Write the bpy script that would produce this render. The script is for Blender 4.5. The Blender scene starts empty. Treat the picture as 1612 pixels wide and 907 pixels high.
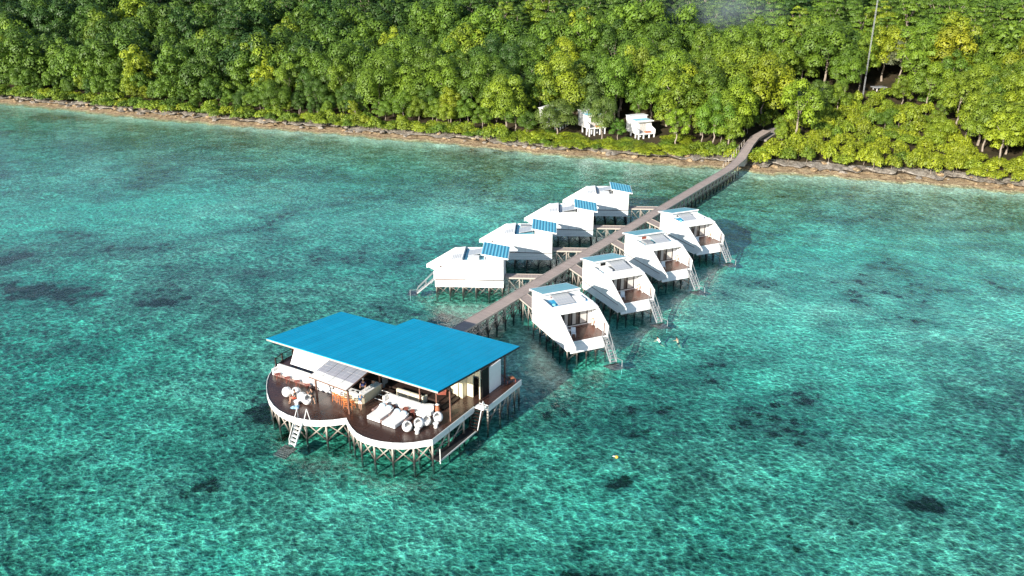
import bpy, bmesh, math, random
import numpy as np
from mathutils import Vector, Matrix
R = math.radians
SC = bpy.context.scene
COL = SC.collection
rng = random.Random(7)

# ------------------------------------------------------------------ camera, light, exposure
CAMZ = 40.0
cd = bpy.data.cameras.new('camera'); cam = bpy.data.objects.new('camera', cd); COL.objects.link(cam)
cam.location = (0, 0, CAMZ); cam.rotation_euler = (R(90 - 21.83), 0, 0)
cd.sensor_width = 36.0; cd.lens = 1303.0 / 1612.0 * 36.0
cd.clip_start = 0.5; cd.clip_end = 9000
SC.camera = cam
SUN_TRAVEL = 54.0      # azimuth (deg, from +X towards +Y) in which the sunlight travels
SUN_ELEV = 20.0
ld = bpy.data.lights.new('sun', 'SUN'); sun = bpy.data.objects.new('sun', ld); COL.objects.link(sun)
ld.energy = 5.0; ld.angle = R(0.5); ld.color = (1.0, 0.93, 0.82)
tv = Vector((math.cos(R(SUN_TRAVEL)) * math.cos(R(SUN_ELEV)), math.sin(R(SUN_TRAVEL)) * math.cos(R(SUN_ELEV)), -math.sin(R(SUN_ELEV))))
sun.rotation_euler = tv.to_track_quat('-Z', 'Y').to_euler()
w = bpy.data.worlds.new('World'); SC.world = w; w.use_nodes = True
wn = w.node_tree; bg = wn.nodes['Background']
sky = wn.nodes.new('ShaderNodeTexSky'); sky.sky_type = 'NISHITA'; sky.sun_disc = False
sky.sun_elevation = R(SUN_ELEV)
sky.sun_rotation = R((90 - (SUN_TRAVEL + 180)) % 360)
sky.air_density = 1.0; sky.dust_density = 0.4; sky.ozone_density = 2.0
wn.links.new(sky.outputs[0], bg.inputs[0]); bg.inputs[1].default_value = 0.095
SC.view_settings.view_transform = 'Standard'; SC.view_settings.look = 'None'
SC.view_settings.exposure = 0.95; SC.view_settings.gamma = 1.0; SC.view_settings.use_curve_mapping = False
SC.cycles.max_bounces = 6; SC.cycles.diffuse_bounces = 2; SC.cycles.glossy_bounces = 3
SC.cycles.transmission_bounces = 3; SC.cycles.transparent_max_bounces = 10; SC.cycles.volume_bounces = 0
SC.cycles.use_denoising = True
SC.cycles.use_adaptive_sampling = True
SC.cycles.sample_clamp_indirect = 6.0

# ------------------------------------------------------------------ materials
class NT:
    def __init__(s, m): s.t = m.node_tree; s.n = s.t.nodes; s.l = s.t.links
    def new(s, t, **k):
        n = s.n.new(t)
        for a, b in k.items():
            if a.startswith('i_'): n.inputs[a[2:].replace('_', ' ')].default_value = b
            else: setattr(n, a, b)
        return n
    def link(s, a, b): s.l.new(a, b)
    def noise(s, vec, scale, detail=3, rough=.55):
        n = s.new('ShaderNodeTexNoise'); n.inputs['Scale'].default_value = scale; n.inputs['Detail'].default_value = detail
        n.inputs['Roughness'].default_value = rough
        if vec is not None: s.link(vec, n.inputs['Vector'])
        return n.outputs['Fac']
    def ramp(s, fac, stops):
        n = s.new('ShaderNodeValToRGB'); e = n.color_ramp.elements
        while len(e) < len(stops): e.new(0.5)
        for q, (p, c) in zip(e, stops):
            q.position = p; q.color = (*c, 1) if len(c) == 3 else c
        s.link(fac, n.inputs[0]); return n.outputs[0]
    def math(s, op, a, b=None, clamp=False):
        n = s.new('ShaderNodeMath', operation=op, use_clamp=clamp)
        for i, v in enumerate((a, b)):
            if v is None: continue
            if isinstance(v, (int, float)): n.inputs[i].default_value = v
            else: s.link(v, n.inputs[i])
        return n.outputs[0]
    def mix(s, fac, a, b, mode='MIX'):
        n = s.new('ShaderNodeMix', data_type='RGBA', blend_type=mode)
        for i, v in ((0, fac), (6, a), (7, b)):
            if isinstance(v, (int, float)): n.inputs[i].default_value = v
            elif isinstance(v, tuple): n.inputs[i].default_value = (*v, 1)
            else: s.link(v, n.inputs[i])
        return n.outputs[2]
    def mapping(s, vec, scale=(1, 1, 1), rot=(0, 0, 0)):
        n = s.new('ShaderNodeMapping'); n.inputs['Scale'].default_value = scale; n.inputs['Rotation'].default_value = rot
        s.link(vec, n.inputs['Vector']); return n.outputs[0]
    def bump(s, h, strength, dist=.05):
        n = s.new('ShaderNodeBump'); n.inputs['Strength'].default_value = strength; n.inputs['Distance'].default_value = dist
        s.link(h, n.inputs['Height']); return n.outputs[0]

def mat(name):
    m = bpy.data.materials.new(name); m.use_nodes = True
    return m, NT(m), m.node_tree.nodes['Principled BSDF']

def painted(name, c, rough=.5, dirt=.12, scale=1.2, spec=.4, stretch=(1, 1, 1), metal=0.0):
    """paint, cloth or wood with uneven wear"""
    m, t, p = mat(name)
    co = t.new('ShaderNodeTexCoord').outputs['Object']
    v = t.mapping(co, stretch)
    f = t.noise(v, scale, 5, .65)
    f2 = t.noise(v, scale * 9, 2)
    ff = t.math('ADD', t.math('MULTIPLY', f, .65), t.math('MULTIPLY', f2, .35))
    lo = tuple(x * (1 - 2.2 * dirt) for x in c); hi = tuple(min(1, x * (1 + dirt)) for x in c)
    t.link(t.ramp(ff, [(.3, lo), (.5, c), (.72, hi)]), p.inputs['Base Color'])
    t.link(t.ramp(f, [(.3, (rough * .8,) * 3), (.7, (min(1, rough * 1.2),) * 3)]), p.inputs['Roughness'])
    p.inputs['Specular IOR Level'].default_value = spec; p.inputs['Metallic'].default_value = metal
    return m

M = {}
M['white'] = painted('white_paint', (.80, .80, .79), .5, .05)
M['white_board'] = painted('white_boards', (.76, .76, .75), .55, .09, 2.0, .4, (.3, .3, 4))
def seamed(name, c, pitch, axis):
    m, t, p = mat(name)
    co = t.new('ShaderNodeTexCoord').outputs['Object']; sp = t.new('ShaderNodeSeparateXYZ'); t.link(co, sp.inputs[0])
    k = t.math('DIVIDE', sp.outputs[axis], pitch); wn_ = t.new('ShaderNodeTexWhiteNoise', noise_dimensions='1D'); t.link(t.math('FLOOR', k), wn_.inputs['W'])
    streak = t.noise(t.mapping(co, (5, 5, .35)), 1.0, 4, .6)
    f = t.math('ADD', t.math('MULTIPLY', wn_.outputs['Value'], .4), t.math('MULTIPLY', streak, .6))
    col = t.ramp(f, [(.2, tuple(x * .88 for x in c)), (.6, c)])
    t.link(t.mix(t.math('LESS_THAN', t.math('FRACT', k), .035), col, tuple(x * .6 for x in c)), p.inputs['Base Color'])
    p.inputs['Roughness'].default_value = .5; p.inputs['Specular IOR Level'].default_value = .3
    return m
M['villa_wall'] = seamed('white_wall_panels', (.80, .80, .785), 1.22, 0)
M['cream'] = painted('cream_wall', (.74, .66, .47), .6, .05)
M['brown_post'] = painted('brown_post', (.17, .085, .06), .5, .2)
M['dark_brown'] = painted('dark_brown', (.035, .02, .015), .6, .2)
M['black'] = painted('black_frame', (.012, .012, .012), .4, .2)
M['curtain'] = painted('pale_curtain', (.55, .53, .50), .8, .15, 3.0, .2, (6, 6, .2))
M['grey_metal'] = painted('grey_metal', (.30, .31, .32), .4, .12)
M['light_grey'] = painted('light_grey_panel', (.62, .62, .60), .4, .06)
M['cushion'] = painted('white_cushion', (.78, .76, .73), .85, .04, 2, .2)
M['cream_cushion'] = painted('cream_cushion', (.74, .68, .52), .85, .04, 2, .2)
M['blue_cushion'] = painted('pale_blue_cushion', (.62, .74, .82), .85, .05, 2, .2)
M['taupe'] = painted('taupe_fabric', (.25, .17, .155), .8, .1, 2, .2)
M['red_brown'] = painted('red_brown_stain', (.28, .075, .05), .45, .15)
M['orange_wood'] = painted('orange_wood', (.55, .17, .05), .5, .2)
M['terracotta'] = painted('terracotta', (.42, .15, .075), .7, .15)
M['skin'] = painted('skin', (.42, .24, .16), .6, .05)
M['hair'] = painted('hair', (.012, .010, .009), .5, .1)
M['cloth_white'] = painted('white_cloth', (.75, .75, .75), .8, .05)
M['cloth_blue'] = painted('blue_cloth', (.02, .09, .19), .8, .1)
M['cloth_navy'] = painted('navy_cloth', (.02, .03, .12), .8, .1)
M['cloth_black'] = painted('black_cloth', (.018, .018, .02), .8, .1)
M['cloth_red'] = painted('coral_red_cloth', (.65, .09, .04), .8, .1)
M['towel'] = painted('pale_blue_towel', (.25, .45, .62), .9, .2)
M['ring'] = painted('lifebuoy_orange', (.75, .33, .24), .5, .05)
M['yellow'] = painted('yellow_float', (.75, .42, .05), .5, .05)
M['trunk'] = painted('bark', (.30, .25, .20), .85, .25, 1.5, .2, (1, 1, .3))
M['concrete'] = painted('grey_concrete', (.33, .32, .30), .8, .15)
M['ochre'] = painted('ochre', (.45, .26, .06), .7, .1)

def planks(name, c, c2, rough, axis=0, width=.14, spec=.4):
    """boards across one local axis: tone per board plus grain"""
    m, t, p = mat(name)
    co = t.new('ShaderNodeTexCoord').outputs['Object']
    sp = t.new('ShaderNodeSeparateXYZ'); t.link(co, sp.inputs[0])
    k = t.math('DIVIDE', sp.outputs[axis], width)
    wn_ = t.new('ShaderNodeTexWhiteNoise', noise_dimensions='1D'); t.link(t.math('FLOOR', k), wn_.inputs['W'])
    big = t.noise(co, .5, 5, .65)
    f = t.math('ADD', t.math('MULTIPLY', wn_.outputs['Value'], .35), t.math('MULTIPLY', big, .65))
    gap = t.math('LESS_THAN', t.math('FRACT', k), .07)
    col = t.ramp(f, [(.2, c2), (.75, c)])
    t.link(t.mix(gap, col, tuple(x * .35 for x in c2)), p.inputs['Base Color'])
    t.link(t.ramp(big, [(.35, (rough * .7,) * 3), (.65, (rough * 1.35,) * 3)]), p.inputs['Roughness'])
    p.inputs['Specular IOR Level'].default_value = spec
    return m
M['deck'] = planks('brown_deck_boards', (.075, .036, .026), (.045, .022, .017), .26, 1, .14, .5)
M['villa_deck'] = planks('red_brown_deck_boards', (.13, .052, .034), (.085, .035, .024), .3, 0, .14, .5)
M['pier'] = planks('weathered_grey_boards', (.44, .36, .32), (.32, .26, .23), .75, 0, .2, .2)

def pile_mat():
    """timber: pale and dry above, stained dark by the tide below"""
    m, t, p = mat('pile_timber')
    pos = t.new('ShaderNodeNewGeometry').outputs['Position']
    sp = t.new('ShaderNodeSeparateXYZ'); t.link(pos, sp.inputs[0])
    n = t.noise(pos, 2.5, 4)
    z = t.math('ADD', sp.outputs[2], t.math('MULTIPLY', t.math('SUBTRACT', n, .5), .5))
    c = t.ramp(t.math('MULTIPLY', z, .5, True), [(.16, (.014, .014, .013)), (.34, (.12, .10, .085)), (.62, (.42, .37, .32))])
    t.link(c, p.inputs['Base Color']); p.inputs['Roughness'].default_value = .8
    return m
M['pile'] = pile_mat()
M['wet'] = painted('wet_dark_timber', (.03, .03, .03), .5, .3)

def ribbed(name, c, axis, pitch, rough=.4, strength=.6, c2=None):
    m, t, p = mat(name)
    co = t.new('ShaderNodeTexCoord').outputs['Object']
    sp = t.new('ShaderNodeSeparateXYZ'); t.link(co, sp.inputs[0])
    ph = t.math('MULTIPLY', sp.outputs[axis], 2 * math.pi / pitch)
    h = t.math('SINE', ph)
    n = t.noise(co, .35, 6, .7); n2 = t.noise(co, 6, 2)
    lo = tuple(x * .85 for x in c)
    col = t.ramp(t.math('ADD', t.math('MULTIPLY', n, .7), t.math('MULTIPLY', n2, .3)), [(.3, lo), (.55, c), (.8, tuple(min(1, x * 1.1 + .006) for x in c))])
    k = t.math('DIVIDE', sp.outputs[axis], pitch * 3); wn_ = t.new('ShaderNodeTexWhiteNoise', noise_dimensions='1D'); t.link(t.math('FLOOR', k), wn_.inputs['W'])
    col = t.mix(1.0, col, t.ramp(wn_.outputs['Value'], [(0, (.88, .9, .92)), (1, (1, 1, 1))]), 'MULTIPLY')
    col = t.mix(t.math('LESS_THAN', t.math('FRACT', k), .06), col, tuple(x * .7 for x in c))
    if c2: col = t.mix(t.math('GREATER_THAN', h, .55), col, c2)
    t.link(col, p.inputs['Base Color'])
    t.link(t.bump(h, strength, pitch * .12), p.inputs['Normal'])
    p.inputs['Roughness'].default_value = rough; p.inputs['Specular IOR Level'].default_value = .15
    return m
M['blue_roof'] = ribbed('blue_sheet_roof', (.001, .39, .62), 0, .34, .6, .3)
M['canopy_blue'] = ribbed('bright_blue_ribbed_roof', (.20, .60, .74), 0, .42, .45, .5, (.05, .36, .54))
M['canopy_pale'] = ribbed('sheen_teal_ribbed_roof', (.21, .50, .57), 0, .3, .45, .35)  # paler than the left-row roofs: sky sheen put into the colour
M['membrane'] = painted('blue_membrane', (.03, .40, .70), .5, .12, 1.5)
M['membrane_pale'] = painted('pale_blue_membrane', (.20, .55, .68), .5, .12, 1.5)
M['membrane_grey'] = painted('grey_membrane', (.52, .55, .56), .6, .15, 1.5)

def solar_mat(name, c, line, sx, sy):
    m, t, p = mat(name)
    co = t.new('ShaderNodeTexCoord').outputs['Object']
    sp = t.new('ShaderNodeSeparateXYZ'); t.link(co, sp.inputs[0])
    a = t.math('LESS_THAN', t.math('FRACT', t.math('DIVIDE', sp.outputs[0], sx)), .05)
    b = t.math('LESS_THAN', t.math('FRACT', t.math('DIVIDE', sp.outputs[1], sy)), .05)
    t.link(t.mix(t.math('MAXIMUM', a, b), c, line), p.inputs['Base Color'])
    p.inputs['Roughness'].default_value = .25; p.inputs['Specular IOR Level'].default_value = .6
    return m
M['solar'] = solar_mat('grey_solar_cells', (.40, .42, .44), (.6, .6, .6), .5, .35)
M['solar_dark'] = solar_mat('slate_solar_cells', (.30, .30, .34), (.48, .48, .5), .55, .4)

def glass_mat():
    m, t, p = mat('door_glass')
    p.inputs['Base Color'].default_value = (.02, .025, .03, 1); p.inputs['Roughness'].default_value = .08
    p.inputs['Specular IOR Level'].default_value = .6
    co = t.new('ShaderNodeTexCoord').outputs['Object']
    t.link(t.ramp(t.noise(t.mapping(co, (6, 6, .3)), 1.2, 2), [(.42, (.05, .04, .035)), (.55, (.16, .14, .125))]), p.inputs['Base Color'])
    return m
M['glass'] = glass_mat()

def leaf_mat(name='foliage', gloss=.35, own=None):
    """leaf colour comes from the tree's own colour (object colour) with a tone per leaf clump"""
    m, t, p = mat(name)
    oi = t.new('ShaderNodeObjectInfo')
    at = t.new('ShaderNodeAttribute', attribute_name='tone')
    pos = t.new('ShaderNodeNewGeometry').outputs['Position']
    n = t.noise(pos, .9, 3)
    f = t.math('ADD', t.math('MULTIPLY', at.outputs['Fac'], .6), t.math('MULTIPLY', n, .5))
    mult = t.ramp(f, [(.2, (.62, .66, .7)), (.55, (1, 1, 1)), (.9, (1.5, 1.38, 1.0))])
    src = t.new('ShaderNodeAttribute', attribute_name=own).outputs['Color'] if own else oi.outputs['Color']
    c = t.mix(1.0, src, mult, 'MULTIPLY')
    t.link(c, p.inputs['Base Color']); p.inputs['Roughness'].default_value = .5; p.inputs['Specular IOR Level'].default_value = gloss
    tr = t.new('ShaderNodeBsdfTranslucent')
    t.link(t.mix(1.0, c, (1.15, 1.25, .5), 'MULTIPLY'), tr.inputs['Color'])
    mx = t.new('ShaderNodeMixShader'); mx.inputs[0].default_value = .2
    t.link(p.outputs[0], mx.inputs[1]); t.link(tr.outputs[0], mx.inputs[2])
    t.link(mx.outputs[0], t.n['Material Output'].inputs['Surface'])
    return m
M['leaf'] = leaf_mat()
M['forest_leaf'] = leaf_mat('forest_foliage', .35, 'leafcol')

def rock_mat(name, stops, scale, bump):
    m, t, p = mat(name)
    pos = t.new('ShaderNodeNewGeometry').outputs['Position']
    n = t.noise(pos, scale, 6, .7); n2 = t.noise(pos, scale * 5, 3, .6)
    f = t.math('ADD', t.math('MULTIPLY', n, .6), t.math('MULTIPLY', n2, .4))
    t.link(t.ramp(f, stops), p.inputs['Base Color'])
    t.link(t.bump(f, bump, .4), p.inputs['Normal'])
    p.inputs['Roughness'].default_value = .9; p.inputs['Specular IOR Level'].default_value = .15
    return m
M['beach'] = rock_mat('tan_beach_rock', [(.36, (.07, .05, .03)), (.45, (.22, .15, .085)), (.52, (.37, .27, .16)), (.66, (.52, .41, .26))], .9, 1.0)
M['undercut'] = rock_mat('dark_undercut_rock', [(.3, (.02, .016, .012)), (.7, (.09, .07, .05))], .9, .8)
M['ledge'] = rock_mat('pale_grey_ledge', [(.38, (.07, .06, .05)), (.47, (.20, .17, .14)), (.55, (.30, .27, .23)), (.68, (.42, .385, .34))], .8, 1.0)
M['floor'] = rock_mat('forest_floor', [(.3, (.02, .022, .01)), (.55, (.06, .045, .025)), (.75, (.12, .08, .05))], .3, .5)
M['path'] = rock_mat('grey_path', [(.3, (.2, .18, .16)), (.7, (.34, .31, .28))], .8, .3)

def seabed_mat():
    m, t, p = mat('coral_seabed')
    pos = t.new('ShaderNodeNewGeometry').outputs['Position']
    at = t.new('ShaderNodeAttribute', attribute_name='coral')
    flat = t.mapping(pos, (1, 1, 0))
    big = t.noise(flat, .05, 4, .6)
    med = t.noise(t.mapping(pos, (1, 1.25, 0), (0, 0, .5)), .3, 5, .6)
    fine = t.noise(flat, 2.0, 4, .7)
    wp = t.new('ShaderNodeVectorMath', operation='MULTIPLY_ADD'); wz = t.new('ShaderNodeTexNoise'); wz.inputs['Scale'].default_value = 1.1; wz.inputs['Detail'].default_value = 3
    t.link(flat, wz.inputs['Vector']); t.link(wz.outputs['Color'], wp.inputs[0]); wp.inputs[1].default_value = (.9, .9, 0); t.link(flat, wp.inputs[2])
    lump = t.new('ShaderNodeTexVoronoi', feature='F1'); lump.inputs['Scale'].default_value = 1.6; t.link(wp.outputs[0], lump.inputs['Vector'])
    grit = t.math('MULTIPLY', lump.outputs['Distance'], 1.15)
    f = t.math('ADD', t.math('ADD', t.math('MULTIPLY', big, .32), t.math('MULTIPLY', med, .36)), t.math('ADD', t.math('MULTIPLY', fine, .26), t.math('MULTIPLY', grit, .17)))
    col = t.ramp(f, [(.37, (.012, .015, .012)), (.47, (.054, .062, .050)), (.555, (.140, .141, .114)), (.68, (.315, .308, .25))])
    sa = t.new('ShaderNodeAttribute', attribute_name='sand_sheen')
    col = t.mix(t.math('MULTIPLY', sa.outputs['Fac'], t.math('ADD', med, .25), True), col, (.46, .44, .36))
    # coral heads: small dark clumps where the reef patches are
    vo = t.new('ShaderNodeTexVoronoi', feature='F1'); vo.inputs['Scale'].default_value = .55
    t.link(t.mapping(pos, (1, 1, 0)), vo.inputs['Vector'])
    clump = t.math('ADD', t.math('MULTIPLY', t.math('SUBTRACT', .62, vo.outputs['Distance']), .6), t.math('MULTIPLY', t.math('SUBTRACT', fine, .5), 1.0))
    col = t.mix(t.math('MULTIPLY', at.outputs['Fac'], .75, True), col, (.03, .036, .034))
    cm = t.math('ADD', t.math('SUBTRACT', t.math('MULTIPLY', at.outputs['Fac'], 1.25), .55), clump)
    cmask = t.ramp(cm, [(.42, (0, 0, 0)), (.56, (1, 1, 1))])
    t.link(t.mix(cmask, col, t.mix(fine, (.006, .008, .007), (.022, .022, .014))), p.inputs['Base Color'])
    p.inputs['Roughness'].default_value = 1.0; p.inputs['Specular IOR Level'].default_value = 0.0
    t.link(t.bump(f, .9, .8), p.inputs['Normal'])
    return m
M['seabed'] = seabed_mat()

WATER_ABS = dict(color=(.34, .925, .90), density=.56)
def water_mat():
    m, t, p = mat('sea_water'); t.n.remove(p)
    pos = t.new('ShaderNodeNewGeometry').outputs['Position']
    # ripples
    a = t.noise(t.mapping(pos, (1.0, 1.0, 0), (0, 0, R(35))), .42, 3, .55)
    b = t.noise(t.mapping(pos, (1.6, .8, 0), (0, 0, R(-20))), 1.3, 3, .6)
    b2 = t.noise(t.mapping(pos, (2.2, 1.2, 0), (0, 0, R(10))), 2.6, 2, .6)
    h = t.math('ADD', t.math('ADD', t.math('MULTIPLY', a, .7), t.math('MULTIPLY', b, .42)), t.math('MULTIPLY', b2, .2))
    nrm = t.bump(h, .8, .2)
    # caustic light painted into the surface tint as a net of bright lines
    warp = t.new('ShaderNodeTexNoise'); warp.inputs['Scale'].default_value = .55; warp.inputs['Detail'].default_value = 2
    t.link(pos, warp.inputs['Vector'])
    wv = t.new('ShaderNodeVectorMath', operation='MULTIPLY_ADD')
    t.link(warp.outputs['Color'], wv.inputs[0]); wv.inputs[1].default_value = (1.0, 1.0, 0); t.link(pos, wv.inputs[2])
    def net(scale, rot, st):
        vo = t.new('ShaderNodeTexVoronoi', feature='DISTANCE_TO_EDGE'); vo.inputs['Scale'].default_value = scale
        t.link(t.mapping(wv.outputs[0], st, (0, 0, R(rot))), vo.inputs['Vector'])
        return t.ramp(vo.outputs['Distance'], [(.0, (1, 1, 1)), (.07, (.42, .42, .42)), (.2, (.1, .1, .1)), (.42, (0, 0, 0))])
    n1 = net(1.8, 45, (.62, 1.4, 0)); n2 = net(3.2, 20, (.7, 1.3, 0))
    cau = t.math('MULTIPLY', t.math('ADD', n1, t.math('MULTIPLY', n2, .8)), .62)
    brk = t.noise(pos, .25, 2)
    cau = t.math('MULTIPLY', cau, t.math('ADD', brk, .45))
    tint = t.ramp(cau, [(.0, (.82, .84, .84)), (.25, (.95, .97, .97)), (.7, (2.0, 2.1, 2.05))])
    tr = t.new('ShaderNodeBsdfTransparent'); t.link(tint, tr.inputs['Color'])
    gl = t.new('ShaderNodeBsdfGlossy'); gl.inputs['Roughness'].default_value = .05; t.link(nrm, gl.inputs['Normal'])
    gl.inputs['Color'].default_value = (1, 1, 1, 1)
    dt = t.new('ShaderNodeVectorMath', operation='DOT_PRODUCT'); gi = t.new('ShaderNodeNewGeometry')
    t.link(gi.outputs['Incoming'], dt.inputs[0]); t.link(nrm, dt.inputs[1])
    om = t.math('SUBTRACT', 1.0, t.math('ABSOLUTE', dt.outputs['Value']), True)       # Schlick, the same from both sides of the surface
    fres = t.math('ADD', t.math('MULTIPLY', t.math('POWER', om, 5.0), .98), .02, True)
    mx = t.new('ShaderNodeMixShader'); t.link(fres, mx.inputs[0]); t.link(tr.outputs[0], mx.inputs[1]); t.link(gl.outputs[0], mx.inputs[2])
    out = t.n['Material Output']; t.link(mx.outputs[0], out.inputs['Surface'])
    va = t.new('ShaderNodeVolumeAbsorption'); va.inputs['Color'].default_value = (*WATER_ABS['color'], 1); va.inputs['Density'].default_value = WATER_ABS['density']
    t.link(va.outputs[0], out.inputs['Volume'])
    return m
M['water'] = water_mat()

# ------------------------------------------------------------------ mesh helpers
class MB:
    def __init__(s): s.v = []; s.f = []
    def add(s, vs, fs):
        o = len(s.v); s.v += [tuple(x) for x in vs]; s.f += [tuple(i + o for i in f) for f in fs]
    def box(s, a, b):
        (x0, y0, z0), (x1, y1, z1) = a, b
        x0, x1 = min(x0, x1), max(x0, x1); y0, y1 = min(y0, y1), max(y0, y1); z0, z1 = min(z0, z1), max(z0, z1)
        s.add([(x0, y0, z0), (x1, y0, z0), (x1, y1, z0), (x0, y1, z0), (x0, y0, z1), (x1, y0, z1), (x1, y1, z1), (x0, y1, z1)],
              [(0, 3, 2, 1), (4, 5, 6, 7), (0, 1, 5, 4), (1, 2, 6, 5), (2, 3, 7, 6), (3, 0, 4, 7)])
        return s
    def prism(s, poly, ax, lo, hi):
        """polygon (p,q) extruded along axis ax (0: poly=(y,z), 1: poly=(x,z), 2: poly=(x,y)); counter-clockwise or not, normals are fixed later"""
        def P(p, e):
            return (e, p[0], p[1]) if ax == 0 else (p[0], e, p[1]) if ax == 1 else (p[0], p[1], e)
        n = len(poly)
        s.add([P(p, lo) for p in poly] + [P(p, hi) for p in poly],
              [tuple(range(n))[::-1], tuple(range(n, 2 * n))] + [(i, (i + 1) % n, (i + 1) % n + n, i + n) for i in range(n)])
        return s
    def tube(s, a, b, r, n=6, r2=None, caps=True):
        a = Vector(a); b = Vector(b); d = (b - a)
        if d.length < 1e-6: return s
        d.normalize(); u = d.orthogonal().normalized(); v = d.cross(u); r2 = r if r2 is None else r2
        vs = []
        for c, rr in ((a, r), (b, r2)):
            for k in range(n):
                t = 2 * math.pi * k / n + .4; vs.append(c + u * math.cos(t) * rr + v * math.sin(t) * rr)
        fs = [(k, (k + 1) % n, (k + 1) % n + n, k + n) for k in range(n)]
        if caps: fs += [tuple(range(n))[::-1], tuple(range(n, 2 * n))]
        s.add(vs, fs); return s
    def path(s, pts, radii, n=6):
        for i in range(len(pts) - 1): s.tube(pts[i], pts[i + 1], radii[i], n, radii[i + 1])
        return s
    def slab(s, quad, th):
        """4 corners (top face) given thickness downwards"""
        q = [Vector(p) for p in quad]; lo = [p - Vector((0, 0, th)) for p in q]; n = len(q)
        s.add(q + lo, [tuple(range(n)), tuple(range(n, 2 * n))[::-1]] + [(i, i + n, (i + 1) % n + n, (i + 1) % n) for i in range(n)])
        return s
    def beam(s, a, b, w, h):
        """rectangular bar from a to b, width w (horizontal) and height h"""
        a = Vector(a); b = Vector(b); d = (b - a).normalized()
        u = d.cross(Vector((0, 0, 1)));
        if u.length < 1e-4: u = Vector((1, 0, 0))
        u.normalize(); v = u.cross(d)
        u *= w / 2; v *= h / 2
        vs = [c + su * u + sv * v for c in (a, b) for su, sv in ((-1, -1), (1, -1), (1, 1), (-1, 1))]
        s.add(vs, [(0, 3, 2, 1), (4, 5, 6, 7), (0, 1, 5, 4), (1, 2, 6, 5), (2, 3, 7, 6), (3, 0, 4, 7)]); return s
    def lathe(s, prof, c=(0, 0, 0), n=16):
        vs = []; fs = []
        for r, z in prof:
            for k in range(n):
                t = 2 * math.pi * k / n; vs.append((c[0] + r * math.cos(t), c[1] + r * math.sin(t), c[2] + z))
        for i in range(len(prof) - 1):
            for k in range(n): fs.append((i * n + k, i * n + (k + 1) % n, (i + 1) * n + (k + 1) % n, (i + 1) * n + k))
        fs.append(tuple(range(n))[::-1]); fs.append(tuple(range((len(prof) - 1) * n, len(prof) * n)))
        s.add(vs, fs); return s
    def build(s, name, m, parent=None, bevel=0, smooth=False):
        me = bpy.data.meshes.new(name); me.from_pydata(s.v, [], s.f)
        bm = bmesh.new(); bm.from_mesh(me); bmesh.ops.recalc_face_normals(bm, faces=bm.faces); bm.to_mesh(me); bm.free()
        me.materials.append(M[m] if isinstance(m, str) else m)
        if smooth:
            for p in me.polygons: p.use_smooth = True
        o = bpy.data.objects.new(name, me); COL.objects.link(o)
        if parent is not None: o.parent = parent
        if bevel:
            b = o.modifiers.new('bevel', 'BEVEL'); b.width = bevel; b.segments = 2; b.limit_method = 'ANGLE'
        return o

def empty(name, loc=(0, 0, 0), rz=0.0, label=None, cat=None, group=None):
    o = bpy.data.objects.new(name, None); COL.objects.link(o); o.location = loc; o.rotation_euler = (0, 0, rz)
    o.empty_display_size = .3
    tag(o, label, cat, group); return o
def tag(o, label=None, cat=None, group=None, kind=None):
    for k, v in (('label', label), ('category', cat), ('group', group), ('kind', kind)):
        if v: o[k] = v
    return o
def kids(o): return KIDS.get(o.name, None) or [c for c in bpy.data.objects if c.parent == o]
KIDS = {}
def copy_tree(o, parent=None):
    c = o.copy(); COL.objects.link(c)
    if parent is not None: c.parent = parent
    for ch in [x for x in bpy.data.objects if x.parent == o]: copy_tree(ch, c)
    return c

# ------------------------------------------------------------------ sea, land
SX = np.array([-420, -300, -220, -151.4, -127.6, -104.3, -84.4, -65.4, -46.1, -30.8, -14.9, -.9, 17.3, 34.1, 43.4, 50.2, 62, 73.2, 87.5, 93.8, 160, 300.])
SY = np.array([350, 310, 277, 247.6, 237.6, 225.5, 218, 210.1, 202.8, 196.6, 190.8, 183.3, 176.3, 168.7, 167.0, 162.7, 160.1, 155.6, 150.8, 147.2, 118, 60.])
def shore_y(x):
    x = np.asarray(x, float)
    return np.interp(x, SX, SY) + .55 * np.sin(x * .83) + .4 * np.sin(x * 1.9 + 1) + .3 * np.sin(x * .31 + 2)
def inland(x, y): return (np.asarray(y) - shore_y(x)) * .9
def land_h(s):
    s = np.asarray(s, float)
    return np.interp(s, [0, 2.8, 3.6, 8, 30, 60, 110, 200, 400], [0, .28, .8, 1.4, 4.0, 9.5, 19.5, 36, 60])
def vnoise(x, y, sc, seed=0):
    """smooth value noise on arrays"""
    x = np.asarray(x) * sc + seed * 17.3; y = np.asarray(y) * sc + seed * 9.1
    xi = np.floor(x).astype(int); yi = np.floor(y).astype(int); fx = x - xi; fy = y - yi
    fx = fx * fx * (3 - 2 * fx); fy = fy * fy * (3 - 2 * fy)
    def h(a, b):
        n = (a * 374761393 + b * 668265263 + seed * 1442695041) & 0x7fffffff
        n = ((n ^ (n >> 13)) * 1274126177) & 0x7fffffff
        return ((n ^ (n >> 16)) & 0xffff) / 65535.
    return (h(xi, yi) * (1 - fx) + h(xi + 1, yi) * fx) * (1 - fy) + (h(xi, yi + 1) * (1 - fx) + h(xi + 1, yi + 1) * fx) * fy
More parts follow.
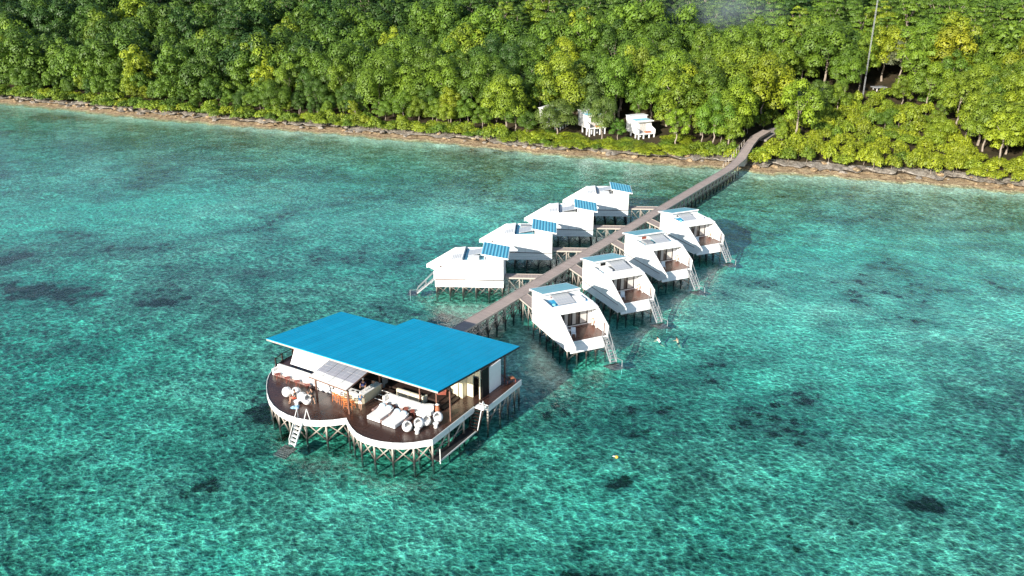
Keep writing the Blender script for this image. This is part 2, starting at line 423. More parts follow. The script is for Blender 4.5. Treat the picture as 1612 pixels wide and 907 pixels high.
def grid_mesh(name, X, Y, Z, m, mask=None, smooth=True):
    ny, nx = X.shape
    me = bpy.data.meshes.new(name)
    vs = np.stack([X, Y, Z], -1).reshape(-1, 3)
    i = np.arange(nx * ny).reshape(ny, nx)
    q = np.stack([i[:-1, :-1], i[:-1, 1:], i[1:, 1:], i[1:, :-1]], -1)
    if mask is not None: q = q[mask[:-1, :-1]]
    me.from_pydata(vs.tolist(), [], q.reshape(-1, 4).tolist())
    me.materials.append(M[m])
    for p in me.polygons: p.use_smooth = smooth
    o = bpy.data.objects.new(name, me); COL.objects.link(o); return o

# seabed with reef patches
gx = np.arange(-270, 271, 1.3); gy = np.arange(14, 345, 1.3)
GX, GY = np.meshgrid(gx, gy); S = inland(GX, GY)
dep = np.interp(-S, [-8, 0, 3, 12, 30, 60, 120, 300], [.4, .14, .2, .38, .68, .95, 1.12, 1.25])
GZ = -dep + np.clip(dep / .9, 0, 1) * ((vnoise(GX, GY, .05, 1) - .5) * .5 + (vnoise(GX, GY, .22, 2) - .5) * .25 + (vnoise(GX, GY, .7, 3) - .5) * .2)
GZ = np.minimum(GZ, -.13)
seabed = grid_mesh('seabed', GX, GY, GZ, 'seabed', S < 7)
tag(seabed, kind='structure')
coral = np.zeros_like(GX)
# (x, y, radius x, radius y, strength) of dark reef patches
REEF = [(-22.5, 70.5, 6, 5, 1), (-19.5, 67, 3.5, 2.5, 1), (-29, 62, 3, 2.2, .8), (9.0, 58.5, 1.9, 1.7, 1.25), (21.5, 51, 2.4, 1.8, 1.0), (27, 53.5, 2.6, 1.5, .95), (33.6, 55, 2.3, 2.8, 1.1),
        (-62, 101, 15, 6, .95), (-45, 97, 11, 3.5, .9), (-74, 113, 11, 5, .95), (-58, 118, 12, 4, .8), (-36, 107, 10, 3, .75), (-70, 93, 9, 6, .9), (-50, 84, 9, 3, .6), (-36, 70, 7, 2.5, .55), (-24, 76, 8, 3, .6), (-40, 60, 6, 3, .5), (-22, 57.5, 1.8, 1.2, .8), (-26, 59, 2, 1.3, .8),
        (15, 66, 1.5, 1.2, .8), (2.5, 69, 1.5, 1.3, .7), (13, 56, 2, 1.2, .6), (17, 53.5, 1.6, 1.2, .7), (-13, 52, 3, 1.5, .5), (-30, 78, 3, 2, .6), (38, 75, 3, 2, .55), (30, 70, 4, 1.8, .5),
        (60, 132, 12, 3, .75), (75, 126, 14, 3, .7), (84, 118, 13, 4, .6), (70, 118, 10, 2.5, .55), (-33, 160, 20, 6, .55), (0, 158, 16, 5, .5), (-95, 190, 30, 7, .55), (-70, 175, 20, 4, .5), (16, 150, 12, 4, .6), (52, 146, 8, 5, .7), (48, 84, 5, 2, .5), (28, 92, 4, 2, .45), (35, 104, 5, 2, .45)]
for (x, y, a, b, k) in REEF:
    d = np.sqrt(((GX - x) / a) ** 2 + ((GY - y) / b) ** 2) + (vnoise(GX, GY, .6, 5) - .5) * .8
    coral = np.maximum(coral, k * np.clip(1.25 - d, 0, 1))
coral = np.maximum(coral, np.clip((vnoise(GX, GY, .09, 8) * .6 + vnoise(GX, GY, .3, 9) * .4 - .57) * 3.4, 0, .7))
sand_sheen = np.clip(1 - np.abs(S + 2.5) / 6.0, 0, 1)
for (x, y, a, b, k) in [(46, 98, 34, 20, .62), (62, 112, 34, 20, .5), (34, 80, 18, 10, .4), (-62, 140, 40, 16, .4), (-20, 132, 24, 10, .3), (14, 84, 12, 8, .35), (-5, 53, 10, 4, .3), (-13, 56.5, 5, 1.6, .5)]:  # broad offshore patches put pale sky reflection into the bed colour
    d = np.sqrt(((GX - x) / a) ** 2 + ((GY - y) / b) ** 2) + (vnoise(GX, GY, .12, 31) - .5) * .7; sand_sheen = np.maximum(sand_sheen, k * np.clip(1.3 - d, 0, 1)); 
sa_ = None; sa_ = seabed.data.attributes.new('sand_sheen', 'FLOAT', 'POINT'); sa_.data.foreach_set('value', sand_sheen.reshape(-1).astype(np.float32))
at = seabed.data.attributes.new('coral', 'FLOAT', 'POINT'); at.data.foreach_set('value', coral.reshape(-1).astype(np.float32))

wb = MB(); wb.box((-1500, -600, -9), (1500, 1400, 0)); water = wb.build('water', 'water'); tag(water, kind='structure')
gb = MB(); gb.add([(-3000, -1500, -9.5), (3000, -1500, -9.5), (3000, 4000, -9.5), (-3000, 4000, -9.5)], [(0, 1, 2, 3)]); g0 = gb.build('deep_seabed', 'seabed'); tag(g0, kind='structure')

# land as three strips sharing their border rows: beach, undercut rock ledge, forest floor
lx = np.arange(-330, 260, .9)
def strip(name, rows, m, coarse=1):
    xs = lx[::coarse]; X = []; Y = []; Z = []
    for (s, z, ns, nz) in rows:
        n1 = (vnoise(xs, xs * 0 + s, .35, 21) - .5) * 2; n2 = (vnoise(xs, xs * 0 + s * 2, .9, 22) - .5) * 2; n3 = (vnoise(xs, xs * 0, .11, 23) - .5) * 2
        X.append(xs); Y.append(shore_y(xs) + (s + ns * (n1 + .6 * n2) + 1.2 * n3 * min(1, s / 4 if s > 0 else 0)) / .9); Z.append(z + nz * (n2 + n1))
    o = grid_mesh(name, np.array(X), np.array(Y), np.array(Z), m, None, False); tag(o, kind='structure'); return o
strip('beach', [(-4, -.4, .1, .0), (-1, -.1, .25, .04), (.2, .03, .35, .05), (.9, .1, .4, .1), (1.5, .16, .4, .12), (2.0, .22, .4, .13), (2.5, .28, .4, .12), (3.0, .34, .5, .1)], 'beach')
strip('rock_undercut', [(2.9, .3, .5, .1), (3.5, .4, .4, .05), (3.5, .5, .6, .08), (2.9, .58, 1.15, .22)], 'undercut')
strip('rock_ledge', [(2.9, .58, 1.15, .22), (3.0, .72, 1.15, .32), (3.6, .85, .8, .34), (4.4, 1.0, .5, .26), (5.6, 1.12, .3, .15)], 'ledge')
rows = [(5.5, 1.1, .2, .1), (8, 1.35, .3, .15)] + [(s, float(land_h(s)), .3, .15) for s in (14, 20, 27, 35, 44, 54, 66, 80, 95, 112, 130, 155, 185, 230, 300, 400)]
strip('ground', rows, 'floor', 3)

ROCK = []
for k in range(5):
    r_ = random.Random(40 + k); bm = bmesh.new(); bmesh.ops.create_icosphere(bm, subdivisions=2, radius=1)
    for v in bm.verts: v.co *= r_.uniform(.72, 1.12); v.co.z *= .62
    me = bpy.data.meshes.new('boulder'); bm.to_mesh(me); bm.free(); me.materials.append(M['ledge' if k % 2 else 'beach']); ROCK.append(me)
rr_ = random.Random(5)
for i in range(190):
    x = rr_.uniform(-150, 96); sb = rr_.choice((rr_.uniform(1.6, 2.7), rr_.uniform(2.7, 5.0))); y = float(shore_y(x)) + sb / .9
    if 40 < x < 47: continue
    o = bpy.data.objects.new('boulder', ROCK[i % 5]); COL.objects.link(o); q = rr_.uniform(.25, .75) * (1.25 if rr_.random() < .15 else 1)
    o.location = (x, y, float(np.interp(sb, [0, 2.6, 3, 5], [0, .25, .75, 1.05])) + q * .12); o.scale = (q * rr_.uniform(.8, 1.6), q, q * rr_.uniform(.7, 1.1)); o.rotation_euler = (rr_.uniform(-.3, .3), 0, rr_.uniform(0, 6.28))
    tag(o, 'weathered low ' + ('grey' if (i % 5) % 2 else 'tan') + ' rock on the ' + ('tan beach' if sb < 2.7 else 'ledge under the shrubs') + (' left of the pier' if x < 42 else ' right of the pier'), 'rock', 'rocks along the shoreline')

# ------------------------------------------------------------------ the pavilion with the bar
def AZ(d): return Vector((math.cos(R(d)), math.sin(R(d)), 0))
PO = Vector((-6.73, 59.85, 0)); PU = AZ(149); PV = AZ(59)
def pav(u, v, z=0.0): return PO + PU * u + PV * v + Vector((0, 0, z))     # world point of pavilion coordinates
ZD = 2.3
PAV = empty('bar_pavilion', PO, R(-31), 'bar pavilion on stilts with broad bright blue roof and scalloped brown deck', 'pavilion')
def L(u, v, z=0.0): return (-u, v, z)
def arc(p0, p1, p2, n):      # quadratic through three points
    out = []
    for i in range(n):
        t = i / n; a = (1 - t) * (1 - 2 * t); b = 4 * t * (1 - t); c = t * (2 * t - 1)
        out.append((p0[0] * a + p1[0] * b + p2[0] * c, p0[1] * a + p1[1] * b + p2[1] * c))
    return out
front = [(0, 0), (1.08, -1.21), (1.75, -1.72), (2.5, -2.12), (3.42, -2.45), (4.3, -2.62), (5.2, -2.64), (6.1, -2.46), (6.9, -2.1), (7.6, -1.68), (8.5, -1.05), (9.3, -1.9), (10.2, -2.6), (11.2, -3.08), (12.2, -3.3), (13.3, -3.33), (14.5, -3.15), (15.6, -2.78), (16.8, -2.15), (17.9, -1.35), (18.8, -.55), (19.6, .3), (20.3, 1.2)]
deck_poly = front + [(21.25, 2.95), (21.45, 4.6), (21.45, 13), (-1.06, 13), (-1.06, 7.1), (-.0, 7.1)]
d = MB(); d.prism([L(u, v)[:2] for u, v in deck_poly], 2, ZD - .09, ZD); d.build('deck', 'deck', PAV)
# fascia: three white boards following the edge
def fascia(path, name='fascia', m='white_board'):
    fb = MB()
    def off(i, dd):
        a = Vector(path[max(0, i - 1)]); b = Vector(path[min(len(path) - 1, i + 1)]); t = (b - a).normalized(); nrm = Vector((-t.y, t.x))
        return Vector(path[i]) - nrm * dd
    for k in range(2):
        z1 = ZD + .06 - k * .31; z0 = z1 - .295; o0 = .012 + .008 * k
        for i in range(len(path) - 1):
            a0 = off(i, o0) if 0 else Vector(path[i]); b0 = Vector(path[i + 1]); t = (b0 - a0).normalized(); n_ = Vector((t.y, -t.x))
            if n_.dot(Vector(path[i]) - Vector((10, 6))) < 0: n_ = -n_
            A0, B0 = a0 + n_ * (.01 + o0) - t * .02, b0 + n_ * (.01 + o0) + t * .02; A1, B1 = A0 + n_ * .05, B0 + n_ * .05
            P = [L(A0.x, A0.y), L(B0.x, B0.y), L(B1.x, B1.y), L(A1.x, A1.y)]
            fb.add([(x, y, z0) for x, y, _ in P] + [(x, y, z1) for x, y, _ in P], [(0, 1, 2, 3), (4, 5, 6, 7), (0, 1, 5, 4), (1, 2, 6, 5), (2, 3, 7, 6), (3, 0, 4, 7)])
    fb.build(name, m, PAV)
fascia([(-.0, 6.35), (0, 0)] + front[1:] + [(21.25, 2.95), (21.45, 4.6), (21.45, 12.9)])
fascia([(-1.06, 12.95), (-1.06, 7.12), (-.1, 7.12)])
# roof
ROOF = [(.3, 1.5, 6.1), (20.45, 1.5, 6.1), (20.45, 11.9, 5.03), (13.3, 12.1, 5.0), (13.2, 15.0, 4.7), (.3, 15.0, 4.7)]
rb = MB(); rb.slab([L(*p) for p in ROOF], .06); roof = rb.build('roof', 'blue_roof', PAV)
fb = MB()
def edge(p, q, w=.05, h=.14, dz=-.14):
    fb.beam(Vector(L(*p)) + Vector((0, 0, dz)), Vector(L(*q)) + Vector((0, 0, dz)), w, h)
edge(ROOF[0], ROOF[1]); fb.build('roof_fascia', painted('pale_pink_fascia', (.42, .34, .31), .6, .08), roof)
fb = MB(); edge(ROOF[0], ROOF[5]); edge(ROOF[1], ROOF[2]); edge(ROOF[2], ROOF[3]); edge(ROOF[3], ROOF[4]); edge(ROOF[4], ROOF[5]); fb.build('roof_edge_board', 'dark_brown', roof)
bb = MB()
for u in np.arange(1.2, 20.2, 1.9):
    v1 = 14.6 if u < 13 else 11.6
    bb.beam(L(u, 1.7, 5.95), L(u, v1, 6.1 - .104 * (v1 - 1.5) - .14), .08, .14)
bb.build('rafters', 'dark_brown', roof)
for (u, v) in [(.35, 3.26), (.62, 12.75), (2.4, 4.05), (4.4, 4.25), (8.95, 4.15), (13.4, 4.15), (19.8, 4.2), (21.1 - .8, 5.9), (16.5, 4.15), (13, 12.8), (20.2, 11.2)]:
    MB().box((-u - .06, v - .06, ZD), (-u + .06, v + .06, 6.1 - .104 * (v - 1.5) - .08)).build('post', 'brown_post', PAV)
# rooms behind
wl = MB()
wl.box(L(1.7, 7.1, ZD), L(4.6, 7.2, 5.3)); wl.box(L(1.72, 7.2, ZD), L(1.84, 7.8, 5.3)); wl.box(L(1.72, 7.78, ZD), L(1.0, 7.9, 5.25)); wl.box(L(.33, 7.78, ZD), L(.22, 7.9, 5.25)); wl.box(L(1.0, 7.78, 4.6), L(.33, 7.9, 5.25))
for u in (2.0, 2.45, 2.9): wl.box(L(u, 7.04, ZD), L(u - .16, 7.1, 5.3))
wl.build('cream_wall', 'cream', PAV)
wl = MB(); wl.box(L(.1, 9.18, ZD), L(.2, 11.2, 4.95)); wl.box(L(.2, 11.12, ZD), L(19.5, 11.2, 4.9)); wl.build('white_wall', 'white', PAV)
wl = MB()
for k in range(8): wl.box(L(.12, 8.02 + k * .147, ZD), L(.2, 8.12 + k * .147, 5.1))
wl.build('black_slat_screen', 'black', PAV)
wl = MB(); wl.box(L(4.7, 8.0, ZD), L(14.2, 8.1, 5.2)); wl.box(L(14.2, 6.9, ZD), L(19.5, 7.0, 5.3)); wl.build('dark_wall', 'dark_brown', PAV)
fl = MB(); fl.box(L(2.85, 5.0, ZD), L(14.0, 8.0, ZD + .42)); fl.box(L(2.35, 4.5, ZD), L(2.85, 7.0, ZD + .28)); fl.box(L(1.9, 4.5, ZD), L(2.35, 7.0, ZD + .14)); fl.build('raised_floor', 'dark_brown', PAV)
for k, v in enumerate((2.85, 3.4, 3.95)):
    s = MB().box(L(8.55, v, ZD), L(7.45, v + .55, ZD + .14 * (k + 1))).build('step', 'dark_brown', PAV)
    MB().box(L(8.55, v - .05, ZD + .14 * (k + 1) - .03), L(7.45, v, ZD + .14 * (k + 1) + .012)).build('nosing', 'white', s)
MB().box(L(14.45, 1.5, ZD), L(11.0, 1.62, 3.9)).build('bar_screen', 'white', PAV, .01)
bl = MB()
bl.slab([L(18.9, 2.75, 3.3), L(14.2, 2.75, 3.3), L(14.2, 3.6, 5.5), L(18.6, 3.6, 5.5)], .04)
bl.beam(L(18.9, 2.73, 3.29), L(14.2, 2.73, 3.29), .05, .06); bl.beam(L(16.5, 2.72, 3.33), L(16.45, 3.56, 5.5), .04, .05)
bl.build('white_roller_blind', 'white', PAV)
# grey panelled lean-to over the bar
cn = [L(13.35, -.35, 4.72), L(8.72, -.6, 4.72), L(8.72, 3.7, 5.42), L(13.35, 3.7, 5.42)]
can = MB(); can.beam(cn[0], cn[1], .08, .1); can.beam(cn[1], cn[2], .08, .1); can.beam(cn[2], cn[3], .08, .1); can.beam(cn[3], cn[0], .08, .1)
cano = can.build('bar_canopy', 'brown_post', PAV)
def lerp(a, b, t): return tuple(a[i] + (b[i] - a[i]) * t for i in range(3))
for r in range(4):
    for c in range(4):
        q = []
        for (cc, rr) in ((c + .02, r + .02), (c + .98, r + .02), (c + .98, r + .98), (c + .02, r + .98)):
            q.append(lerp(lerp(cn[0], cn[1], cc / 4), lerp(cn[3], cn[2], cc / 4), rr / 4))
        q = [(x, y, z + .075) for x, y, z in q]
        MB().slab(q, .03).build('canopy_panel', 'light_grey' if r == 0 else 'solar_dark', cano)
for (u, v, z) in [(12.79, -.12, 4.62), (8.75, -.35, 4.62)]:
    MB().box((-u - .07, v - .07, ZD), (-u + .07, v + .07, z)).build('canopy_post', 'brown_post', cano)
# left railing of the deck
rl = [(21.2, 2.95), (21.4, 4.04), (21.4, 5.44), (21.4, 6.8), (21.4, 8.2)]
rail = MB()
for i, (u, v) in enumerate(rl): rail.box((-u - .05, v - .05, ZD), (-u + .05, v + .05, ZD + .9))
for i in range(len(rl) - 1):
    for z in (.85, .1): rail.beam(L(*rl[i], ZD + z), L(*rl[i + 1], ZD + z), .05, .06)
    for k in range(1, 8):
        a, b = rl[i], rl[i + 1]; t = k / 8; p = (a[0] + (b[0] - a[0]) * t, a[1] + (b[1] - a[1]) * t); rail.tube(L(*p, ZD + .1), L(*p, ZD + .85), .012, 4)
rail.build('railing', 'dark_brown', PAV)
# stilts with crossed braces
def in_deck(u, v):
    c = False; P = deck_poly; j = len(P) - 1
    for i in range(len(P)):
        if (P[i][1] > v) != (P[j][1] > v) and u < (P[j][0] - P[i][0]) * (v - P[i][1]) / (P[j][1] - P[i][1]) + P[i][0]: c = not c
        j = i
    return c
def stilt(parent, x, y, top, r=.095): return MB().tube((x, y, -3.4), (x, y, top), r, 7).build('stilt', 'pile', parent)
def brace(parent, a, b, r=.06): return MB().tube(a, b, r, 5).build('brace', 'pile', parent)
edge_st = [(0.06, .1), (.0, 2.4), (.0, 4.7), (1.2, -1.0), (2.7, -1.95), (4.3, -2.4), (5.9, -2.25), (7.3, -1.6), (8.55, -.85), (9.9, -2.2), (11.6, -2.95), (13.4, -3.1), (15.2, -2.7), (16.9, -1.9), (18.4, -.75), (19.7, .7), (20.9, 2.6), (21.3, 5), (-.9, 7.3), (-.9, 9.4), (-.9, 10.8), (-.9, 12.0), (-.9, 12.85)]
for (u, v) in edge_st: stilt(PAV, -u, v, ZD - .1)
for i in list(range(3, 17)):
    (a, b), (c, e) = edge_st[i - 1] if i > 3 else edge_st[0], edge_st[i]
    brace(PAV, L(a, b, .15), L(c, e, 1.9)); brace(PAV, L(a, b, 1.9), L(c, e, .15))
    if rng.random() < .7: brace(PAV, L(a, b, .5 if i % 2 else 1.4), L((a + c) / 2, (b + e) / 2 + .5, 1.7 if i % 2 else .1), .035)
for i, j in ((0, 1), (1, 2), (18, 19), (19, 20), (20, 21), (21, 22)):
    (a, b), (c, e) = edge_st[i], edge_st[j]; brace(PAV, L(a, b, .2), L(c, e, 1.9)); brace(PAV, L(a, b, 1.0), L(c, e, 1.0), .035)
for u in np.arange(1.6, 21, 2.7):
    for v in (0.2, 1.8, 3.6, 5.6, 8, 11, 14):
        if in_deck(u, v):
            stilt(PAV, -u, v, ZD - .1, .09)
            if v < 7 and in_deck(u + 2.4, v): brace(PAV, L(u, v, .1), L(u + 2.6, v, 1.9)); brace(PAV, L(u, v, 1.7), L(u + 1.6, v + 1.7, .1))
jb = MB()
for v in np.arange(-2.6, 15.8, .8):
    us = [u for u in np.arange(-.9, 21.4, .1) if in_deck(u, v)]
    if us:
        a = us[0]
        for q, n_ in zip(us, us[1:] + [99]):
            if n_ - q > .2: jb.box(L(a + .05, v - .04, ZD - .3), L(q - .05, v + .04, ZD - .095)); a = n_
jb.build('joists', 'dark_brown', PAV)
# ladders
def ladder(parent, top, bot, w, side, n, hand=True, m='grey_metal', nm='ladder'):
    top = Vector(top); bot = Vector(bot); side = Vector(side).normalized() * w / 2
    st = MB(); st.beam(top - side, bot - side, .07, .16); st.beam(top + side, bot + side, .07, .16)
    o = st.build(nm, m, parent)
    for k in range(n):
        c = top.lerp(bot, (k + .5) / n); t = MB(); f = (bot - top); f.z = 0; f.normalize(); f *= .12
        a = c - side; b = c + side
        t.slab([a - f, b - f, b + f, a + f], .04); t.build('tread', m, o)
    if hand:
        h = MB(); hz = Vector((0, 0, .95))
        for sg in ((1,) if hand == 1 else (-1, 1)):
            a = top + side * sg; b = bot + side * sg
            h.tube(a + hz, b + hz * .6, .03, 5); h.tube(a, a + hz, .03, 5); h.tube(a.lerp(b, .5), a.lerp(b, .5) + hz * .85, .03, 5); h.tube(b, b + hz * .6, .03, 5)
        h.build('handrail', m, o)
    return o
lad = ladder(PAV, L(11.92, -3.15, ZD), L(12.0, -4.4, .15), .7, L(1, .1, 0), 7, 1, 'white_board')
h = MB(); h.tube(L(11.55, -3.2, 2.1), L(11.27, -2.99, 3.35), .035, 5); h.tube(L(11.0, -2.95, 2.3), L(11.27, -2.99, 3.35), .035, 5); h.build('grab_rail', 'white_board', lad)
pl = MB()
for k in range(7): pl.box(L(12.9, -4.35 - k * .22, -.12 - k * .03), L(11.5, -4.53 - k * .22, -.02 - k * .03))
pl.build('landing_boards', 'wet', lad)
sd = ladder(PAV, L(-.52, 6.55, ZD - .1), L(-.45, 5.5, .42), .95, L(1, 0, 0), 7, False, 'dark_brown', 'stairs')
h = MB(); h.tube(L(-1.02, 6.6, 2.1), L(-1.05, 6.3, 3.2), .035, 5); h.tube(L(-1.05, 6.3, 3.2), L(-.95, 5.5, .6), .035, 5); h.tube(L(-1.0, 6.9, 2.3), L(-1.05, 6.3, 3.2), .03, 5); h.build('handrail', 'white_board', sd)
MB().box(L(-.02, 6.4, ZD - .12), L(-1.0, 7.05, ZD - .02)).build('stair_landing', 'white', sd)
ld_ = MB(); ld_.box(L(-.68, .05, .28), L(.25, 6.0, .38)); dock = ld_.build('lower_dock', 'wet', PAV)
e = MB(); e.box(L(-.76, .03, .3), L(-.68, 6.0, .42)); e.build('dock_edge', 'light_grey', dock)
for v in (.1, 3, 5.9): MB().tube(L(-.72, v, -2 if v > .2 else .1), L(-.72, v, .35 if v > .2 else 1.55), .05, 6).build('dock_post', 'light_grey' if v < .2 else 'pile', dock)

# ------------------------------------------------------------------ furniture on the pavilion deck
def pl_empty(name, u, v, face, label, cat, group=None, z=ZD):
    """face: pavilion-frame heading (deg) of the thing's +X, 0 = towards smaller u"""
    return empty(name, pav(u, v, z), R(-31 + face), label, cat, group)
# bar counter
bc = pl_empty('bar_counter', 9.0, 1.4, 0, 'L-shaped pale cream bar counter under the grey panelled canopy', 'bar counter')
cb = MB(); cb.prism([(-2.0, 0), (-.15, 0), (.1, .1), (.2, .35), (.2, 2.75), (-.4, 2.75), (-.4, .6), (-2.0, .6)], 2, 0, .92); cb.build('counter_base', 'cream', bc, .01)
cb = MB(); cb.prism([(-2.0, -.06), (-.12, -.06), (.15, .06), (.26, .32), (.26, 2.8), (-.46, 2.8), (-.46, .66), (-2.0, .66)], 2, .922, .98); cb.build('counter_top', 'white', bc, .008)
cb = MB()
for (x, y) in ((-1.2, .25), (-.75, .3), (-.5, .2)): cb.box((x, y, .982), (x + .22, y + .14, 1.03))
cb.build('bar_mats', 'black', bc)
cb = MB()
for i in range(5): cb.lathe([(.04, 0), (.045, .16), (.02, .22), (.015, .3)], (-.1 + .06 * (i % 2), .9 + i * .35, .985), 7)
cb.build('bottles', 'grey_metal', bc)
mb_ = pl_empty('menu_board', 12.35, 1.4, 0, 'small white framed board leaning on the white bar screen', 'board', None, 3.0)
MB().box((-.22, -.02, 0), (.22, .02, .42)).build('board_frame', 'black', mb_); MB().box((-.17, -.035, .1), (.17, -.022, .36)).build('board_face', 'light_grey', mb_)
# sofas
def cushions(p, name, m, x0, x1, n, y0, y1, z0, z1, b=.04):
    for i in range(n):
        a = x0 + (x1 - x0) * i / n; c = x0 + (x1 - x0) * (i + 1) / n
        MB().box((a + .012, y0, z0), (c - .012, y1, z1)).build(name, m, p, b)
so = pl_empty('long_sofa', 17.3, 1.45, 0, 'long straight white sofa along the left edge of the deck with four side tables', 'sofa')
MB().box((-2.75, 0, .0), (2.75, .85, .28)).build('sofa_base', 'taupe', so, .02)
cushions(so, 'seat_cushion', 'cushion', -2.6, 2.75, 4, .0, .62, .28, .46)
cushions(so, 'back_cushion', 'cushion', -2.75, 2.75, 4, .62, .92, .1, .88)
MB().box((-2.85, -.02, .0), (-2.62, .9, .66)).build('armrest', 'cushion', so, .04)
s2 = pl_empty('curved_sofa', 5.4, 2.45, 0, 'white sofa with curved right end behind the two daybeds', 'sofa')
MB().box((-1.85, .03, 0), (1.85, .8, .26)).build('sofa_base', 'taupe', s2, .02)
cushions(s2, 'seat_cushion', 'cushion', -1.6, 1.9, 3, 0, .6, .26, .45)
cushions(s2, 'back_cushion', 'cushion', -1.85, 1.9, 3, .6, .88, .1, .86)
MB().box((-1.87, 0, 0), (-1.62, .86, .86)).build('armrest', 'cushion', s2, .04)
cv = [(1.9, -.02), (2.4, .0), (2.85, .2), (3.1, .55), (3.15, .95)]; cvo = [(1.9, .9), (2.25, .9), (2.45, 1.0), (2.5, 1.1), (2.5, 1.2)]
MB().prism(cv + cvo[::-1], 2, .03, .45).build('curved_seat', 'cushion', s2, .05)
MB().prism([(1.9, .6), (2.3, .62), (2.75, .85), (3.12, .96), (2.95, 1.35), (2.5, 1.22), (2.2, .98), (1.9, .9)], 2, .45, .84).build('curved_back', 'cushion', s2, .05)
s3 = pl_empty('back_sofa', 5.7, 4.38, 0, 'cream sofa seen from behind under the blue roof edge', 'sofa')
MB().box((-1.5, .25, 0), (1.5, .68, .44)).build('seat', 'cream_cushion', s3, .03); MB().box((-1.52, 0, 0), (.02, .25, .74)).build('backrest', 'cream_cushion', s3, .03)
MB().box((.045, 0, 0), (1.52, .25, .74)).build('backrest', 'cream_cushion', s3, .03); MB().box((1.3, .25, 0), (1.54, .7, .66)).build('armrest', 'cream_cushion', s3, .03)
# side tables
def side_table(u, v, lab):
    t = pl_empty('side_table', u, v, 0, lab, 'side table', 'red-brown round side tables by the sofas')
    MB().lathe([(.27, .0), (.28, .02), (.27, .045)], (0, 0, .52), 16).build('tabletop', 'red_brown', t)
    for k in range(3):
        a = k * 2.094 + .5; MB().tube((.2 * math.cos(a), .2 * math.sin(a), 0), (.14 * math.cos(a), .14 * math.sin(a), .52), .022, 5).build('leg', 'red_brown', t)
side_table(19.0, 1.1, 'round red-brown side table nearest the left end of the long white sofa')
side_table(17.7, 1.05, 'round red-brown side table second from the left at the long white sofa')
side_table(16.4, 1.02, 'round red-brown side table third from the left at the long white sofa')
side_table(15.05, .98, 'round red-brown side table at the right end of the long white sofa')
side_table(5.76, 2.0, 'round red-brown side table behind the left daybed')
side_table(4.48, 2.24, 'round red-brown side table behind the right daybed, farther from the curve')
side_table(3.75, 2.2, 'round red-brown side table by the curved end of the white sofa')
# daybeds
def daybed(u, v, lab):
    t = pl_empty('daybed', u, v, 0, lab, 'daybed', 'white daybeds side by side on the brown deck')
    MB().box((-.72, 0, .03), (.72, 2.0, .2)).build('bed_base', 'white', t, .02)
    mt = MB(); mt.prism([(0, .2), (1.3, .2), (2.0, .42), (2.0, .62), (1.3, .38), (0, .36)], 0, -.71, .71); mt.build('mattress', 'cushion', t, .04)
    for x in (-.36, .36):
        p = MB(); p.lathe([(.02, 0), (.26, .02), (.31, .09), (.26, .16), (.02, .18)], (0, 0, 0), 12); o = p.build('pillow', 'blue_cushion', t, 0, True)
        o.location = (x, 1.75, .55); o.rotation_euler = (R(18), 0, .3)
daybed(6.15, -.22, 'left white daybed with pale blue pillows on the brown deck')
daybed(4.4, -.32, 'right white daybed with pale blue pillows on the brown deck')
def bolster(u, v, lab):
    t = pl_empty('bolster_cushion', u, v, 0, lab, 'cushion', 'brown cylinder bolsters beside the daybeds')
    b = MB(); b.tube((0, 0, .17), (0, .75, .17), .17, 14); b.build('bolster', 'taupe', t)
    b = MB(); b.tube((0, -.006, .17), (0, 0, .17), .08, 12); b.build('end_button', 'dark_brown', t)
bolster(7.15, .95, 'brown cylinder bolster left of the left daybed')
bolster(5.28, -.15, 'brown cylinder bolster at the foot end between the two daybeds')
bolster(5.28, .95, 'brown cylinder bolster between the pillows of the two daybeds')
bolster(3.5, .95, 'brown cylinder bolster right of the right daybed')
# round shell chairs
def shell_mesh():
    b = MB(); n, m_ = 20, 12; vs = []; r = .44
    cut = Vector((.70, 0, .66)).normalized()
    bm = bmesh.new(); bmesh.ops.create_uvsphere(bm, u_segments=24, v_segments=16, radius=r)
    dl = [f for f in bm.faces if f.calc_center_median().normalized().dot(cut) > .74]
    bmesh.ops.delete(bm, geom=dl, context='FACES')
    bm.transform(Matrix.Translation((0, 0, .52)) @ Matrix.Diagonal((1, 1, 1.15, 1)))
    me = bpy.data.meshes.new('shell'); bm.to_mesh(me); bm.free(); me.materials.append(M['white'])
    for p in me.polygons: p.use_smooth = True
    return me
SHELL = shell_mesh(); EGG = [None]
def egg_chair(u, v, face, lab):
    if EGG[0] is None:
        t = pl_empty('shell_chair', u, v, face, lab, 'chair', 'round white shell chairs on the deck')
        o = bpy.data.objects.new('shell', SHELL); COL.objects.link(o); o.parent = t
        s = o.modifiers.new('s', 'SOLIDIFY'); s.thickness = .06; s.offset = -1
        MB().lathe([(.1, 0), (.3, .02), (.36, .1), (.3, .2), (.1, .24)], (.02, 0, .38), 16).build('seat_cushion', 'cushion', t, 0, True)
        EGG[0] = t
    else:
        t = copy_tree(EGG[0]); t.location = pav(u, v, ZD); t.rotation_euler = (0, 0, R(-31 + face)); tag(t, lab)
egg_chair(2.55, -.05, -35, 'white shell chair in front pair nearest the right daybed')
egg_chair(2.0, .85, -60, 'white shell chair in front pair, on its far side by the deck corner')
egg_chair(1.75, 1.55, -35, 'white shell chair in back pair, close to the curved sofa end')
egg_chair(1.2, 2.55, -70, 'white shell chair in back pair, nearest the right edge of the deck')
egg_chair(15.75, -.95, 150, 'leftmost white shell chair on the left lobe of the deck')
egg_chair(14.95, -.55, 110, 'white shell chair behind the seated person in black and red')
egg_chair(13.85, -.95, 140, 'white shell chair right of the seated person in black and red')
egg_chair(13.15, -1.05, -20, 'white shell chair next to the standing person in black')
